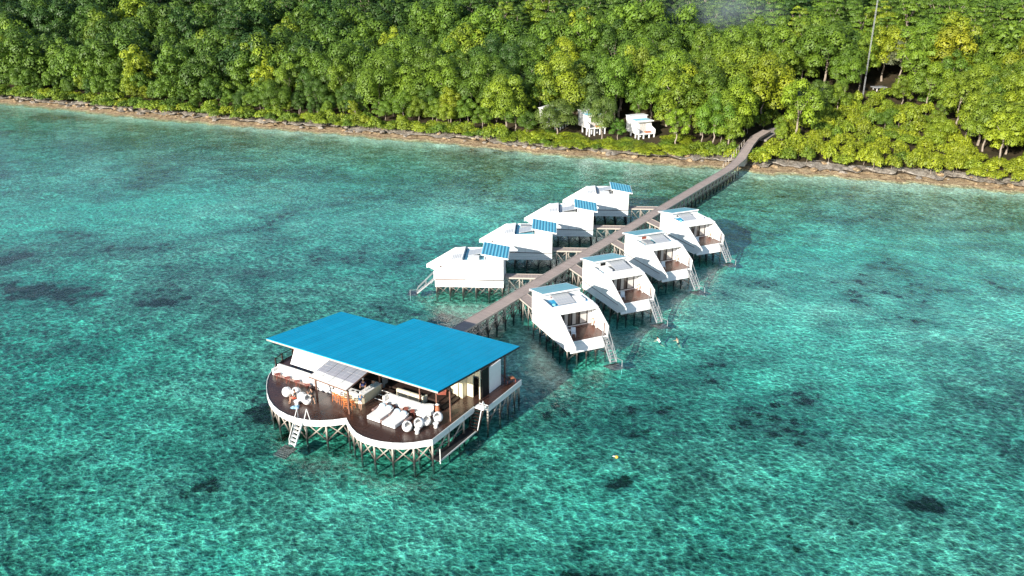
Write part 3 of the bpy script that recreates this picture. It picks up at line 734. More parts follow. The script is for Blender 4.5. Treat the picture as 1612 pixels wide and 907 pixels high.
def small_table(u, v, lab):
    t = pl_empty('drum_table', u, v, 0, lab, 'table', 'small white drum tables with shell chairs')
    MB().lathe([(.2, 0), (.16, .2), (.17, .38)], (0, 0, 0), 14).build('table_base', 'white', t, 0, True)
    MB().lathe([(.25, 0), (.26, .03), (.25, .06)], (0, 0, .38), 16).build('tabletop', 'white', t)
small_table(1.65, .15, 'small white drum table in front of the front pair of shell chairs')
small_table(.85, 1.75, 'small white drum table in front of the back pair of shell chairs')
small_table(13.9, -1.6, 'small white drum table among the shell chairs on the left lobe')
# bar stools
STOOL = [None]
def stool(u, v, face, lab):
    if STOOL[0] is None:
        t = pl_empty('bar_stool', u, v, face, lab, 'stool', 'orange wooden bar stools at the counter')
        MB().box((-.19, -.19, .6), (.19, .19, .65)).build('seat', 'orange_wood', t, .015)
        for sx in (-1, 1):
            for sy in (-1, 1): MB().tube((sx * .2, sy * .2, 0), (sx * .15, sy * .15, .6), .025, 5).build('leg', 'orange_wood', t)
        b = MB(); b.tube((-.19, .19, .2), (.19, .19, .2), .018, 4); b.tube((-.19, -.19, .2), (.19, -.19, .2), .018, 4); b.build('stretcher', 'orange_wood', t)
        b = MB(); b.box((-.18, -.2, .65), (-.14, -.17, 1.0)); b.box((.14, -.2, .65), (.18, -.17, 1.0)); b.box((-.18, -.21, .82), (.18, -.18, 1.0)); b.build('backrest', 'orange_wood', t)
        STOOL[0] = t
    else:
        t = copy_tree(STOOL[0]); t.location = pav(u, v, ZD); t.rotation_euler = (0, 0, R(-31 + face)); tag(t, lab)
stool(11.4, .75, 10, 'orange wooden bar stool farthest left in front of the white bar screen')
stool(10.8, .7, -8, 'orange wooden bar stool second from the left at the bar')
stool(10.2, .62, 5, 'orange wooden bar stool in the middle of the row at the bar')
stool(9.75, .35, 20, 'orange wooden bar stool pulled out from the bar, left of the canopy post')
stool(9.25, .6, -12, 'orange wooden bar stool nearest the bar corner')
br = pl_empty('terracotta_urn', 2.2, 3.85, 0, 'terracotta floor urn by the post at the roof corner', 'urn')
MB().lathe([(.2, 0), (.26, .25), (.2, .6), (.14, .75), (.19, .82)], (0, 0, 0), 14).build('urn_body', 'terracotta', br, 0, True); MB().lathe([(.2, 0), (.1, .05), (.04, .1)], (0, 0, .821), 12).build('urn_lid', 'white', br)
ac = pl_empty('armchair', 3.35, 6.2, -60, 'red-brown armchair with white pillow on the raised floor under the roof', 'armchair', None, ZD + .42)
MB().box((-.4, -.4, .12), (.4, .4, .42)).build('seat', 'red_brown', ac, .03); MB().box((-.45, -.45, .1), (-.3, .45, .9)).build('backrest', 'red_brown', ac, .03)
for sy in (-1, 1): MB().box((-.4, sy * .36 - .06, .42), (.4, sy * .36 + .06, .62)).build('armrest', 'red_brown', ac, .02)
MB().box((-.25, -.2, .425), (-.1, .2, .75)).build('pillow', 'cushion', ac, .05)
lc = pl_empty('lounge_chair', -.3, 12.0, 60, 'dark brown lounge chair at the far right end of the deck', 'chair')
MB().slab([(-.3, -.32, .4), (.6, -.32, .3), (.6, .32, .3), (-.3, .32, .4)], .06).build('seat', 'dark_brown', lc); MB().slab([(-.75, -.32, 1.0), (-.3, -.32, .4), (-.3, .32, .4), (-.75, .32, 1.0)], .06).build('backrest', 'dark_brown', lc)
for x, y in ((-.3, -.3), (-.3, .3), (.55, -.3), (.55, .3)): MB().tube((x, y, 0), (x, y, .35), .03, 5).build('leg', 'red_brown', lc)
MB().box((.1, -.28, .41), (.5, .28, .45)).build('seat_pad', 'terracotta', lc, .01)
dr = pl_empty('sign_panel', 9.1, 4.7, 90, 'small grey panel standing by the post at the back end of the bar', 'panel')
MB().box((0, -.03, .1), (.75, .03, 1.35)).build('panel_board', 'grey_metal', dr, .01)
for x in (.06, .69): MB().box((x - .03, -.16, 0), (x + .03, .16, .1)).build('foot', 'dark_brown', dr)
tw = pl_empty('towel', 13.75, -1.95, 20, 'crumpled pale blue towel on the deck by the shell chairs', 'towel')
b = MB()
for i in range(6): b.lathe([(.28 - .02 * i, 0), (.22 - .02 * i, .05 + .01 * i), (.05, .07 + .02 * i)], (rng.uniform(-.2, .2), rng.uniform(-.15, .15), 0), 9)
b.build('towel_cloth', 'towel', tw)

# ------------------------------------------------------------------ people
def skin_body(name, J, E, mat_, parent, root=0, sub=1):
    me = bpy.data.meshes.new(name); me.from_pydata([j[:3] for j in J], E, []); me.materials.append(M[mat_])
    o = bpy.data.objects.new(name, me); COL.objects.link(o); o.parent = parent
    o.modifiers.new('skin', 'SKIN').use_smooth_shade = True
    sk = me.skin_vertices
    if not sk:
        bm = bmesh.new(); bm.from_mesh(me); bm.verts.layers.skin.verify(); bm.to_mesh(me); bm.free(); sk = me.skin_vertices
    for v, j in zip(sk[0].data, J):
        v.radius = (j[3], j[4] if len(j) > 4 else j[3]); v.use_root = False
    sk[0].data[root].use_root = True
    s = o.modifiers.new('sub', 'SUBSURF'); s.levels = sub; s.render_levels = sub
    return o
def person(loc, rz, label, pose, shirt, shorts, cap=None, group=None, clip=None, hair='hair'):
    """pose: dict of joint positions (x forward, y left, z up)"""
    t = empty('person', loc, rz, label, 'person', group)
    P = pose; J = []; E = []; ix = {}
    def add(n, p, r, r2=None):
        ix[n] = len(J); J.append((*p, r, r2 or r)); return ix[n]
    hp = Vector(P['pelvis']); ch = Vector(P['chest']); nk = Vector(P['neck']); hd = Vector(P['head'])
    add('pelvis', hp, .13, .15); add('waist', hp.lerp(ch, .5), .11, .13); add('chest', ch, .12, .16); add('neck', nk, .055); add('chin', nk.lerp(hd, .55), .07); add('head', hd, .095, .085); add('crown', hd + (hd - nk).normalized() * .10, .07)
    E += [(0, 1), (1, 2), (2, 3), (3, 4), (4, 5), (5, 6)]
    for sg, s in ((1, 'l'), (-1, 'r')):
        sh = Vector(P.get('sh_' + s, ch + Vector((0, sg * .19, .08)))); el = Vector(P['el_' + s]); wr = Vector(P['wr_' + s]); hpj = hp + Vector((0, sg * .1, -.04)); kn = Vector(P['kn_' + s]); an = Vector(P['an_' + s])
        a = add('sh' + s, sh, .055); b = add('el' + s, el, .042); c = add('wr' + s, wr, .03)
        dr_ = (wr - el).normalized(); pm = add('pm' + s, wr + dr_ * .07, .038, .02)
        E += [(2, a), (a, b), (b, c), (c, pm)]
        side = dr_.cross(Vector((0, 0, 1)));
        side = side.normalized() if side.length > .01 else Vector((1, 0, 0))
        for k, ln in enumerate((.065, .08, .085, .07)):
            f0 = wr + dr_ * .10 + side * (k - 1.5) * .02; f1 = f0 + dr_ * ln + Vector((0, 0, -.02))
            q = add(f'f{s}{k}', f0, .010); q2 = add(f'g{s}{k}', f1, .009); E += [(pm, q), (q, q2)]
        th = add('th' + s, wr + dr_ * .05 + side * sg * -.05, .011); th2 = add('tj' + s, wr + dr_ * .09 + side * sg * -.06, .010); E += [(c, th), (th, th2)]
        a = add('hp' + s, hpj, .095); b = add('kn' + s, kn, .06); c = add('an' + s, an, .04)
        toe = Vector(P.get('toe_' + s, an + Vector((.17, 0, -.05)))); tt = add('toe' + s, toe, .035, .025); E += [(0, a), (a, b), (b, c), (c, tt)]
    skin_body('body', J, E, 'skin', t, 0)
    # clothes: a little larger than the body
    T = [(*hp, .15, .165), (*hp.lerp(ch, .5), .135, .15), (*ch, .14, .18), (*ch.lerp(nk, .7), .07)]; TE = [(0, 1), (1, 2), (2, 3)]
    for s, sg in (('l', 1), ('r', -1)):
        sh = Vector(J[ix['sh' + s]][:3]); el = Vector(P['el_' + s]); T += [(*sh, .07), (*sh.lerp(el, .6), .062)]; n = len(T); TE += [(2, n - 2), (n - 2, n - 1)]
    if shirt: skin_body('shirt', T, TE, shirt, t, 1)
    if shorts:
        T = [(*(hp + (ch - hp) * .12), .15, .165), (*hp, .155, .17)]; TE = [(0, 1)]
        for s in 'lr':
            h0 = Vector(J[ix['hp' + s]][:3]); kn = Vector(P['kn_' + s]); T += [(*h0, .11), (*h0.lerp(kn, .75), .085)]; n = len(T); TE += [(1, n - 2), (n - 2, n - 1)]
        skin_body('shorts', T, TE, shorts, t, 1)
    up = (hd - nk).normalized()
    fw = Vector((1, 0, 0)); hb = MB()
    bm = bmesh.new(); bmesh.ops.create_uvsphere(bm, u_segments=12, v_segments=8, radius=.118)
    bmesh.ops.delete(bm, geom=[f for f in bm.faces if f.calc_center_median().z < -.02 - .0 * f.calc_center_median().x and f.calc_center_median().x > -.03 or f.calc_center_median().z < -.07], context='FACES')
    me = bpy.data.meshes.new('hair'); bm.to_mesh(me); bm.free(); me.materials.append(M[cap or hair]); o = bpy.data.objects.new('cap' if cap else 'hair', me); COL.objects.link(o); o.parent = t; o.location = hd + up * .035
    fc = MB()
    for sg in (-1, 1): fc.lathe([(.004, 0), (.012, .006), (.004, .012)], tuple(hd + Vector((.093, sg * .033, .005))), 6)
    fc.box(hd + Vector((.085, -.022, -.062)), hd + Vector((.1, .022, -.054))); fc.build('eyes_and_mouth', 'hair', t)
    nb = MB(); nb.prism([(.0, .02), (.03, -.03), (.0, -.035)], 1, -.013, .013); no = nb.build('nose', 'skin', t); no.location = hd + Vector((.092, 0, 0))
    return t
STAND = dict(pelvis=(0, 0, .92), chest=(0, 0, 1.25), neck=(0, 0, 1.45), head=(.02, 0, 1.60), el_l=(.02, .28, 1.08), el_r=(.02, -.28, 1.08), wr_l=(.18, .26, .95), wr_r=(.15, -.26, .93), kn_l=(.03, .11, .49), kn_r=(.03, -.11, .49), an_l=(0, .12, .08), an_r=(0, -.12, .08))
LEAN = dict(STAND, chest=(.1, 0, 1.22), neck=(.16, 0, 1.4), head=(.22, 0, 1.54), el_l=(.3, .26, 1.04), el_r=(.3, -.26, 1.04), wr_l=(.52, .2, 1.08), wr_r=(.5, -.2, 1.07), an_r=(-.2, -.13, .08), kn_r=(-.02, -.12, .49))
SIT = dict(pelvis=(0, 0, .48), chest=(-.08, 0, .82), neck=(-.06, 0, 1.02), head=(0, 0, 1.16), el_l=(.1, .28, .68), el_r=(.1, -.28, .68), wr_l=(.32, .2, .62), wr_r=(.32, -.2, .62), kn_l=(.42, .14, .5), kn_r=(.42, -.14, .5), an_l=(.5, .15, .08), an_r=(.45, -.15, .08))
person(pav(8.4, .72, ZD), R(-31 + 105), 'person in white cap and blue shirt leaning on the bar corner', LEAN, 'cloth_blue', 'cloth_white', 'cloth_white')
person(pav(9.95, 3.0, ZD), R(-31 - 70), 'bartender in navy shirt and white cap standing behind the bar', STAND, 'cloth_navy', 'cloth_black', 'cloth_white')
person(pav(14.45, -1.25, ZD), R(-31 - 120), 'person in black shirt and coral red shorts sitting among the shell chairs', SIT, 'cloth_black', 'cloth_red')
person(pav(12.75, -.75, ZD), R(-31 + 160), 'person in black with dark hair standing beside the shell chairs', LEAN, 'cloth_black', 'cloth_black')
SWIM = dict(pelvis=(-.25, 0, -.32), chest=(-.04, 0, .0), neck=(.06, 0, .14), head=(.12, 0, .28), el_l=(.2, .3, -.12), el_r=(.2, -.3, -.12), wr_l=(.42, .26, -.2), wr_r=(.42, -.26, -.2), kn_l=(-.5, .12, -.6), kn_r=(-.42, -.12, -.62), an_l=(-.85, .12, -.72), an_r=(-.75, -.12, -.8), toe_l=(-1.0, .12, -.76), toe_r=(-.9, -.12, -.86), sh_l=(-.02, .17, .05), sh_r=(-.02, -.17, .05))
person((16.5, 84.5, -.13), R(150), 'snorkeller in white shirt floating in the sea, nearer the villas', SWIM, 'cloth_white', 'cloth_black').scale = (.85, .85, .85)
person((18.6, 84.4, -.13), R(120), 'bare-backed snorkeller in black shorts floating farther from the villas', SWIM, None, 'cloth_black').scale = (.85, .85, .85)
fo = empty('mooring_float', (9.0, 60.7, 0), 0, 'small yellow float drifting near the dark coral head', 'float')
MB().lathe([(.05, -.06), (.14, -.03), (.16, .05), (.12, .12), (.04, .15)], (0, 0, 0), 12).build('float_body', 'yellow', fo, 0, True)
MB().tube((-.12, .02, .06), (-.32, .08, .05), .05, 8).build('float_tail', 'cloth_white', fo)

# ------------------------------------------------------------------ pier
PAZ = 57.3; PD = AZ(PAZ); PN = Vector((-PD.y, PD.x, 0))
P0 = pav(10.93, 12.95); K = Vector((41.4, 155.6, 0)); PLEN = (K - P0).length; PAZ = math.degrees(math.atan2((K - P0).y, (K - P0).x)); PD = AZ(PAZ); PN = Vector((-PD.y, PD.x, 0))
PW = .8
PIER = empty('pier', P0, R(PAZ), 'long grey timber pier on crossed stilts from the pavilion to the shore', 'pier')
ramp_w = [Vector((41.4, 155.6, 2.2)), Vector((45.8, 163.6, 2.45)), Vector((49.9, 173.2, 3.2)), Vector((52.6, 178.5, 3.7)), Vector((56.5, 183.5, 4.2))]
def to_l(p, o, az):
    d = Vector(p) - o; c, s = math.cos(R(az)), math.sin(R(az)); return Vector((d.x * c + d.y * s, -d.x * s + d.y * c, d.z))
b = MB(); b.box((0, -PW, 2.1), (PLEN, PW, 2.2)); b.build('deck', 'pier', PIER)
b = MB(); b.box((0, -PW - .07, 2.02), (PLEN, -PW, 2.26)); b.box((0, PW, 2.02), (PLEN, PW + .07, 2.26)); b.build('edge_beam', 'pile', PIER)
rp = [to_l(p, P0, PAZ) for p in ramp_w]; b = MB()
for i in range(len(rp) - 1):
    a, c = rp[i], rp[i + 1]; t0 = (rp[min(i + 1, len(rp) - 1)] - rp[max(i - 1, 0)]); t0.z = 0; t1 = rp[min(i + 2, len(rp) - 1)] - rp[i]; t1.z = 0
    n0 = Vector((-t0.y, t0.x, 0)).normalized() * (.87 if i == 0 else .98); n1 = Vector((-t1.y, t1.x, 0)).normalized() * .98
    b.slab([a - n0, c - n1, c + n1, a + n0], .12 if i < 2 else .5)
b.build('ramp', 'pier', PIER)
b = MB(); q0 = rp[1]; q1 = rp[2]; t = (q1 - q0); t.z = 0; t.normalize(); n_ = Vector((t.y, -t.x, 0)) * .95
b.add([q0 + n_ + Vector((0, 0, -.15)), q1 + n_ + Vector((0, 0, -.15)), q1 + n_ + Vector((0, 0, -2.6)), q0 + n_ + Vector((0, 0, -1.6))] + [q0 - n_ + Vector((0, 0, -.15)), q1 - n_ + Vector((0, 0, -.15)), q1 - n_ + Vector((0, 0, -2.6)), q0 - n_ + Vector((0, 0, -1.6))],
      [(0, 1, 2, 3), (4, 5, 6, 7), (0, 1, 5, 4), (1, 2, 6, 5), (2, 3, 7, 6), (3, 0, 4, 7)]); b.build('retaining_wall', 'concrete', PIER)
rl_ = MB()
for i in range(9):
    t = i / 8; p = rp[0].lerp(rp[2], t); p.z = rp[0].z + (rp[1].z - rp[0].z) * min(1, t * 2) + (rp[2].z - rp[1].z) * max(0, t * 2 - 1); nn = Vector((-.2, 1.0, 0)) * .98
    rl_.tube(p + nn, p + nn + Vector((0, 0, 1.0)), .05, 5)
rl_.tube(rp[0] + Vector((-.2, .98, .95)), rp[2] + Vector((-.2, .98, .95)), .04, 5); rl_.build('handrail', 'pile', PIER)
NB = 56
for i in range(NB):
    x = .6 + i * (PLEN + 6) / NB
    if x > PLEN - .2:
        q = rp[0].lerp(rp[1], min(1, (x - PLEN) / 8)); yy = q.y; zt = q.z - .15; xx = q.x
    else: yy = 0; zt = 2.08; xx = x
    b = MB(); b.tube((xx, yy - .72, -3.4), (xx, yy - .72, zt), .1, 6); b.tube((xx, yy + .72, -3.4), (xx, yy + .72, zt), .1, 6)
    b.beam((xx, yy - .85, zt - .1), (xx, yy + .85, zt - .1), .08, .14)
    b.tube((xx, yy - .72, .2), (xx, yy + .72, 1.8), .04, 5); b.tube((xx, yy + .72, .2), (xx, yy - .72, 1.8), .04, 5); b.build('stilt_frame', 'pile', PIER)
    if i < NB - 3:
        x2 = .6 + (i + 1) * (PLEN + 6) / NB
        b = MB()
        for y in (-.76, .76):
            b.tube((xx, yy + y, .1), (x2, y, 1.95), .06, 5); b.tube((xx, yy + y, 1.95), (x2, y, .1), .06, 5); b.tube((xx, yy + y, 1.1), (x2, y, 1.1), .05, 5)
        b.build('cross_brace', 'pile', PIER)

# ------------------------------------------------------------------ water villas
VL, VW = 8.66, 4.9
def make_villa(canopy='canopy_pale', membrane='membrane', variant=0):
    t = empty('water_villa')
    # skirt boards
    for nm, (x0, y0, x1, y1) in (('a', (0, -.03, VL, .03)), ('b', (0, VW - .03, VL, VW + .03)), ('c', (-.03, .03, .03, VW - .03))):
        b = MB()
        for k in range(4): b.box((x0, y0, 1.19 + k * .24), (x1, y1, 1.19 + k * .24 + .2))
        b.build('skirt_boards', 'white_board', t)
    b = MB()
    for k in range(4):      # skirt running out to the pointed wing tip
        za, zb = 1.19 + k * .25, 1.19 + k * .25 + .235
        xa = VL + max(0, (za - 1.19)) * 1.9 + .05; xb = VL + (zb - 1.19) * 1.9
        b.prism([(VL, za), (xa, za), (min(xb, 10.3), zb), (VL, zb)], 1, -.03, .03)
    b.build('skirt_wing', 'white_board', t)
    # floor, terrace
    MB().box((.03, .03, 2.08), (5.1, VW - .03, 2.17)).build('floor_slab', 'dark_brown', t)
    MB().box((5.1, .03, 2.1), (VL, VW - .03, 2.2)).build('terrace_deck', 'villa_deck', t)
    MB().box((VL + .002, .04, 2.06), (VL + .1, VW - .02, 2.24)).build('deck_edge', 'white', t)
    b = MB()
    for k in range(5):
        f0, f1 = k / 5, (k + .9) / 5
        b.slab([(VL + .1 + f0 * .55, .06, 2.04 - f0 * .85), (VL + .1 + f1 * .55, .06, 2.04 - f1 * .85), (VL + .1 + f1 * .55, 4.15, 2.04 - f1 * .85), (VL + .1 + f0 * .55, 4.15, 2.04 - f0 * .85)], .03)
    b.build('front_slats', 'white_board', t)
    # walls
    wp = MB().prism([(0, 2.25), (0, 4.93), (6.55, 4.8), (10.42, 2.42), (10.46, 1.93), (VL + .3, 2.23)], 1, -.04, .09).build('pointed_wing_wall', 'villa_wall', t)
    MB().prism([(0, 2.25), (0, 4.93), (6.1, 4.78), (8.78, 3.3), (8.78, 2.25)], 1, VW - .09, VW + .04).build('side_wall', 'villa_wall', t)
    bw = MB(); bw.box((0.0, .095, 2.2), (.1, 1.0, 4.9)); bw.box((0, 1.0, 4.3), (.1, 1.95, 4.9)); bw.box((0, 1.95, 2.2), (.1, VW - .095, 4.9)); bw.build('back_wall', 'white', t)
    dr = MB().box((.02, 1.0, 2.2), (.08, 1.95, 4.3)).build('entrance_door', 'brown_post', t); MB().box((-.02, 1.8, 3.2), (.02, 1.85, 3.35)).build('handle', 'grey_metal', dr)
    # front wall with glazed doors
    fw = MB(); fw.box((5.0, .1, 2.2), (5.1, .5, 4.6)); fw.box((5.0, 4.3, 2.2), (5.1, VW - .1, 4.6)); fw.box((5.0, .5, 4.32), (5.1, 4.3, 4.6)); fw.box((5.0, .1, 2.2), (5.16, VW - .1, 2.3)); fw.build('front_wall', 'white', t)
    gd = MB(); ys = [.5, 1.43, 2.4, 3.37, 4.3]
    for y in ys: gd.box((5.02, y - .05, 2.31), (5.12, y + .05, 4.32))
    gd.box((5.02, .5, 2.31), (5.11, 4.3, 2.39)); gd.box((5.02, .5, 4.24), (5.11, 4.3, 4.31)); gdo = gd.build('glass_door', 'black', t)
    for i in range(4):
        MB().box((5.05, ys[i] + .05, 2.39), (5.07, ys[i + 1] - .05, 4.24)).build('pane', 'glass', gdo)
        c0 = ys[i] + .06; c1 = c0 + (.42 if i < 3 else .8)
        MB().box((5.072, c0, 2.4), (5.085, c1, 4.23)).build('curtain', 'curtain', gdo)
    # roof
    rf = MB().box((2.55, .095, 4.48), (5.2, VW - .095, 4.6)).build('roof_terrace', membrane, t)
    MB().prism([(5.18, 4.5), (5.18, 4.98), (6.62, 4.76), (6.62, 4.55)], 1, .092, VW - .092).build('front_eave', 'white', rf)
    sl = MB()
    for k in range(5): sl.box((5.45 + k * .23, 2.9, 4.915 - k * .036), (5.55 + k * .23, VW - .3, 4.965 - k * .036))
    sl.build('eave_slats', 'light_grey', rf)
    MB().box((2.3, .095, 4.45), (2.4, VW - .095, 5.3)).build('clerestory_wall', 'white', rf)
    cw = MB()
    for y in (1.1, 2.6): cw.box((2.4, y, 4.75), (2.42, y + .7, 5.1))
    cw.build('vent_window', 'black' if variant % 2 else 'red_brown', rf)
    c = MB(); c.slab([(-.55, -.08, 4.98), (2.8, -.08, 5.58), (2.8, 4.6, 5.58), (-.55, 4.6, 4.98)], .04); co = c.build('canopy_roof', canopy, t)
    cf = MB()
    cf.beam((-.56, -.1, 4.9), (2.8, -.1, 5.5), .05, .16); cf.beam((-.56, 4.62, 4.9), (2.8, 4.62, 5.5), .05, .16); cf.beam((2.81, -.12, 5.5), (2.81, 4.64, 5.5), .05, .16); cf.beam((-.57, -.12, 4.9), (-.57, 4.64, 4.9), .05, .16)
    cf.prism([(0, 4.86), (2.4, 5.4), (2.4, 4.75), (0, 4.8)], 1, -.035, .085); cf.prism([(0, 4.86), (2.4, 5.4), (2.4, 4.75), (0, 4.8)], 1, 4.5, 4.58)
    cf.build('canopy_fascia', 'white', co)
    # solar heater and water tank on the roof
    y0 = 1.0 if variant in (0, 3) else 2.0
    sp = MB(); sp.slab([(2.6, y0, 5.2), (4.6, y0, 4.82), (4.6, y0 + 2.1, 4.82), (2.6, y0 + 2.1, 5.2)], .06); so_ = sp.build('solar_panel', 'solar', rf)
    fr_ = MB()
    for x, z in ((2.75, 5.1), (4.45, 4.8)):
        for y in (y0 + .1, y0 + 2.0): fr_.tube((x, y, 4.6), (x, y, z), .03, 4)
    fr_.build('panel_stand', 'grey_metal', so_)
    ty = y0 + 2.3 if variant in (0, 3) else .5
    MB().box((3.1, ty, 4.605), (4.5, ty + 1.1, 4.95)).build('white_tank', 'white' if variant != 2 else 'grey_metal', rf, .05)
    b = MB(); b.tube((2.7, .4, 4.66), (4.9, .4, 4.66), .04, 5); b.tube((4.9, .4, 4.66), (4.9, 1.0, 4.66), .04, 5); b.lathe([(.22, 0), (.22, .14), (.1, .2)], (4.1, .7, 4.601), 10); b.build('pipes', 'membrane_pale', rf)
    # posts
    MB().box((8.5, 4.45, 2.2), (8.6, 4.53, 3.65)).build('terrace_post', 'brown_post', t)
    for x in (5.6, 6.5): MB().box((x, 4.62, 2.2), (x + .1, 4.72, 4.56)).build('white_column', 'white', t)
    # stairs to the water
    st = ladder(t, (VL + .15, 4.5, 2.1), (11.05, 4.32, .12), .72, (0, 1, 0), 9, 2, 'grey_metal', 'stairs')
    b = MB()
    for k in range(5): b.box((11.0 + k * .27, 3.1 + .12 * k, -.10 - .01 * k), (11.22 + k * .27, 4.85, -.0 - .02 * k))
    b.build('landing_boards', 'wet', st)
    b = MB(); b.tube((11.9, 4.85, -1), (11.9, 4.85, .65), .035, 6); b.tube((11.05, 4.68, .6), (11.9, 4.85, .62), .022, 5); b.build('landing_post', 'grey_metal', st)
    # stilts
    xs = [.15, 1.85, 3.5, 5.15, 6.8, 8.5]
    for x in xs:
        for y in (.12, 1.3, 2.45, 3.6, 4.78): stilt(t, x, y, 1.3 if y in (.12, 4.78) else 2.07, .085)
    for i in range(5):
        brace(t, (xs[i], 2.45, .05), (xs[i + 1], 2.45, 1.9), .045); brace(t, (xs[i], 1.3, 1.9), (xs[i + 1], 1.3, .05), .045); brace(t, (xs[i], 3.6, 1.9), (xs[i + 1], 3.6, .05), .045)
        for y in (.12, 4.78):
            brace(t, (xs[i], y, .05), (xs[i + 1], y, 1.25), .04)
            brace(t, (xs[i] + .4, y + .3, 1.25), (xs[i + 1] - .3, y + .3, .05), .035)
    for x in xs[::2] + [8.5]: brace(t, (x, .12, .1), (x, 2.45, 1.5)); brace(t, (x, 4.78, .1), (x, 2.45, 1.5))
    return t
R0 = Vector((2.297, 86.693, 0)); RY = -1.1515; L0 = Vector((-.827, 101.833, 0)); LY = 3.0907
SP = 12.22; DV = Vector((math.cos(1.0034), math.sin(1.0034), 0)) * SP
RSTEP = DV; LSTEP = DV
ordw = ['nearest', 'second nearest', 'third nearest', 'farthest']
protos = {}
VILL = []
rspec = [('canopy_pale', 'membrane', 0), ('canopy_pale', 'membrane_grey', 1), ('canopy_pale', 'membrane_pale', 2), ('canopy_pale', 'membrane', 3)]
rlab = ['white water villa right of the pier, nearest the pavilion, its roof terrace vivid blue', 'white water villa right of the pier with grey roof terrace, second from the pavilion',
        'white water villa right of the pier with pale blue roof terrace, third from the pavilion', 'white water villa right of the pier, nearest the shore']
llab = ['white water villa left of the pier nearest the pavilion, its stilts fully in view', 'white water villa left of the pier, second from the pavilion, with brightest blue entrance roof',
        'white water villa left of the pier, third from the pavilion', 'white water villa left of the pier, nearest the shore']
lspec = [('canopy_blue', 'membrane_pale', 0), ('canopy_blue', 'membrane_pale', 2), ('canopy_blue', 'membrane_grey', 1), ('canopy_blue', 'membrane_grey', 3)]
GV = 'white water villas along the pier'
for side, o0, yaw, step, spec, labs in (('r', R0, RY, RSTEP, rspec, rlab), ('l', L0, LY, LSTEP, lspec, llab)):
    for k in range(4):
        v = make_villa(*spec[k]); v.location = o0 + step * k; v.rotation_euler = (0, 0, yaw); tag(v, labs[k], 'villa', GV); VILL.append((side, k, v, yaw))
def vpt(o, yaw, a, b, z=0.0): return Vector((o.x + a * math.cos(yaw) - b * math.sin(yaw), o.y + a * math.sin(yaw) + b * math.cos(yaw), z))
# walkways from the pier to each villa
words_ = ['nearest the pavilion', 'second from the pavilion', 'third from the pavilion', 'nearest the shore']
for side, k, v, yaw in VILL:
    b0, b1 = (.55, 1.95) if side == 'r' else (2.6, 3.9)
    ends = []
    for bb_ in (b0, b1):
        p = vpt(v.location, yaw, -.05, bb_); dv = Vector((-math.cos(yaw), -math.sin(yaw), 0))
        # meet the pier edge
        sgn = -1 if side == 'r' else 1
        e0 = P0 + PN * sgn * (PW + .08); tt = (e0 - p).dot(PN) / dv.dot(PN); ends.append((p, p + dv * tt))
    wk = empty('walkway', vpt(v.location, yaw, 0, b0), yaw, f'short grey walkway {"right" if side == "r" else "left"} of the pier to its villa {words_[k]}', 'walkway', 'walkways from the pier to the villas')
    o = wk.location
    def lo(p): return to_l(p, o, math.degrees(yaw))
    q = [lo(ends[0][0]), lo(ends[0][1]), lo(ends[1][1]), lo(ends[1][0])]
    MB().slab([(p.x, p.y, 2.19) for p in q], .1).build('deck', 'pier', wk)
    b = MB(); b.beam((q[0].x, q[0].y - .03, 2.14), (q[1].x, q[1].y - .03, 2.14), .06, .2); b.beam((q[3].x, q[3].y + .03, 2.14), (q[2].x, q[2].y + .03, 2.14), .06, .2); b.build('edge_beam', 'pile', wk)
    for i in range(3):
        t = (i + .4) / 3; a = q[0].lerp(q[1], t); c = q[3].lerp(q[2], t)
        for p in (a, c): MB().tube((p.x, p.y, -3.2), (p.x, p.y, 2.08), .06, 6).build('stilt', 'pile', wk)
        b = MB(); b.tube((a.x, a.y, .2), (c.x, c.y, 1.9), .035, 5)
        if i < 2:
            a2 = q[0].lerp(q[1], (i + 1.4) / 3); c2 = q[3].lerp(q[2], (i + 1.4) / 3); b.tube((a.x, a.y, .2), (a2.x, a2.y, 1.9), .035, 5); b.tube((c.x, c.y, 1.9), (c2.x, c2.y, .2), .035, 5)
        b.build('brace', 'pile', wk)
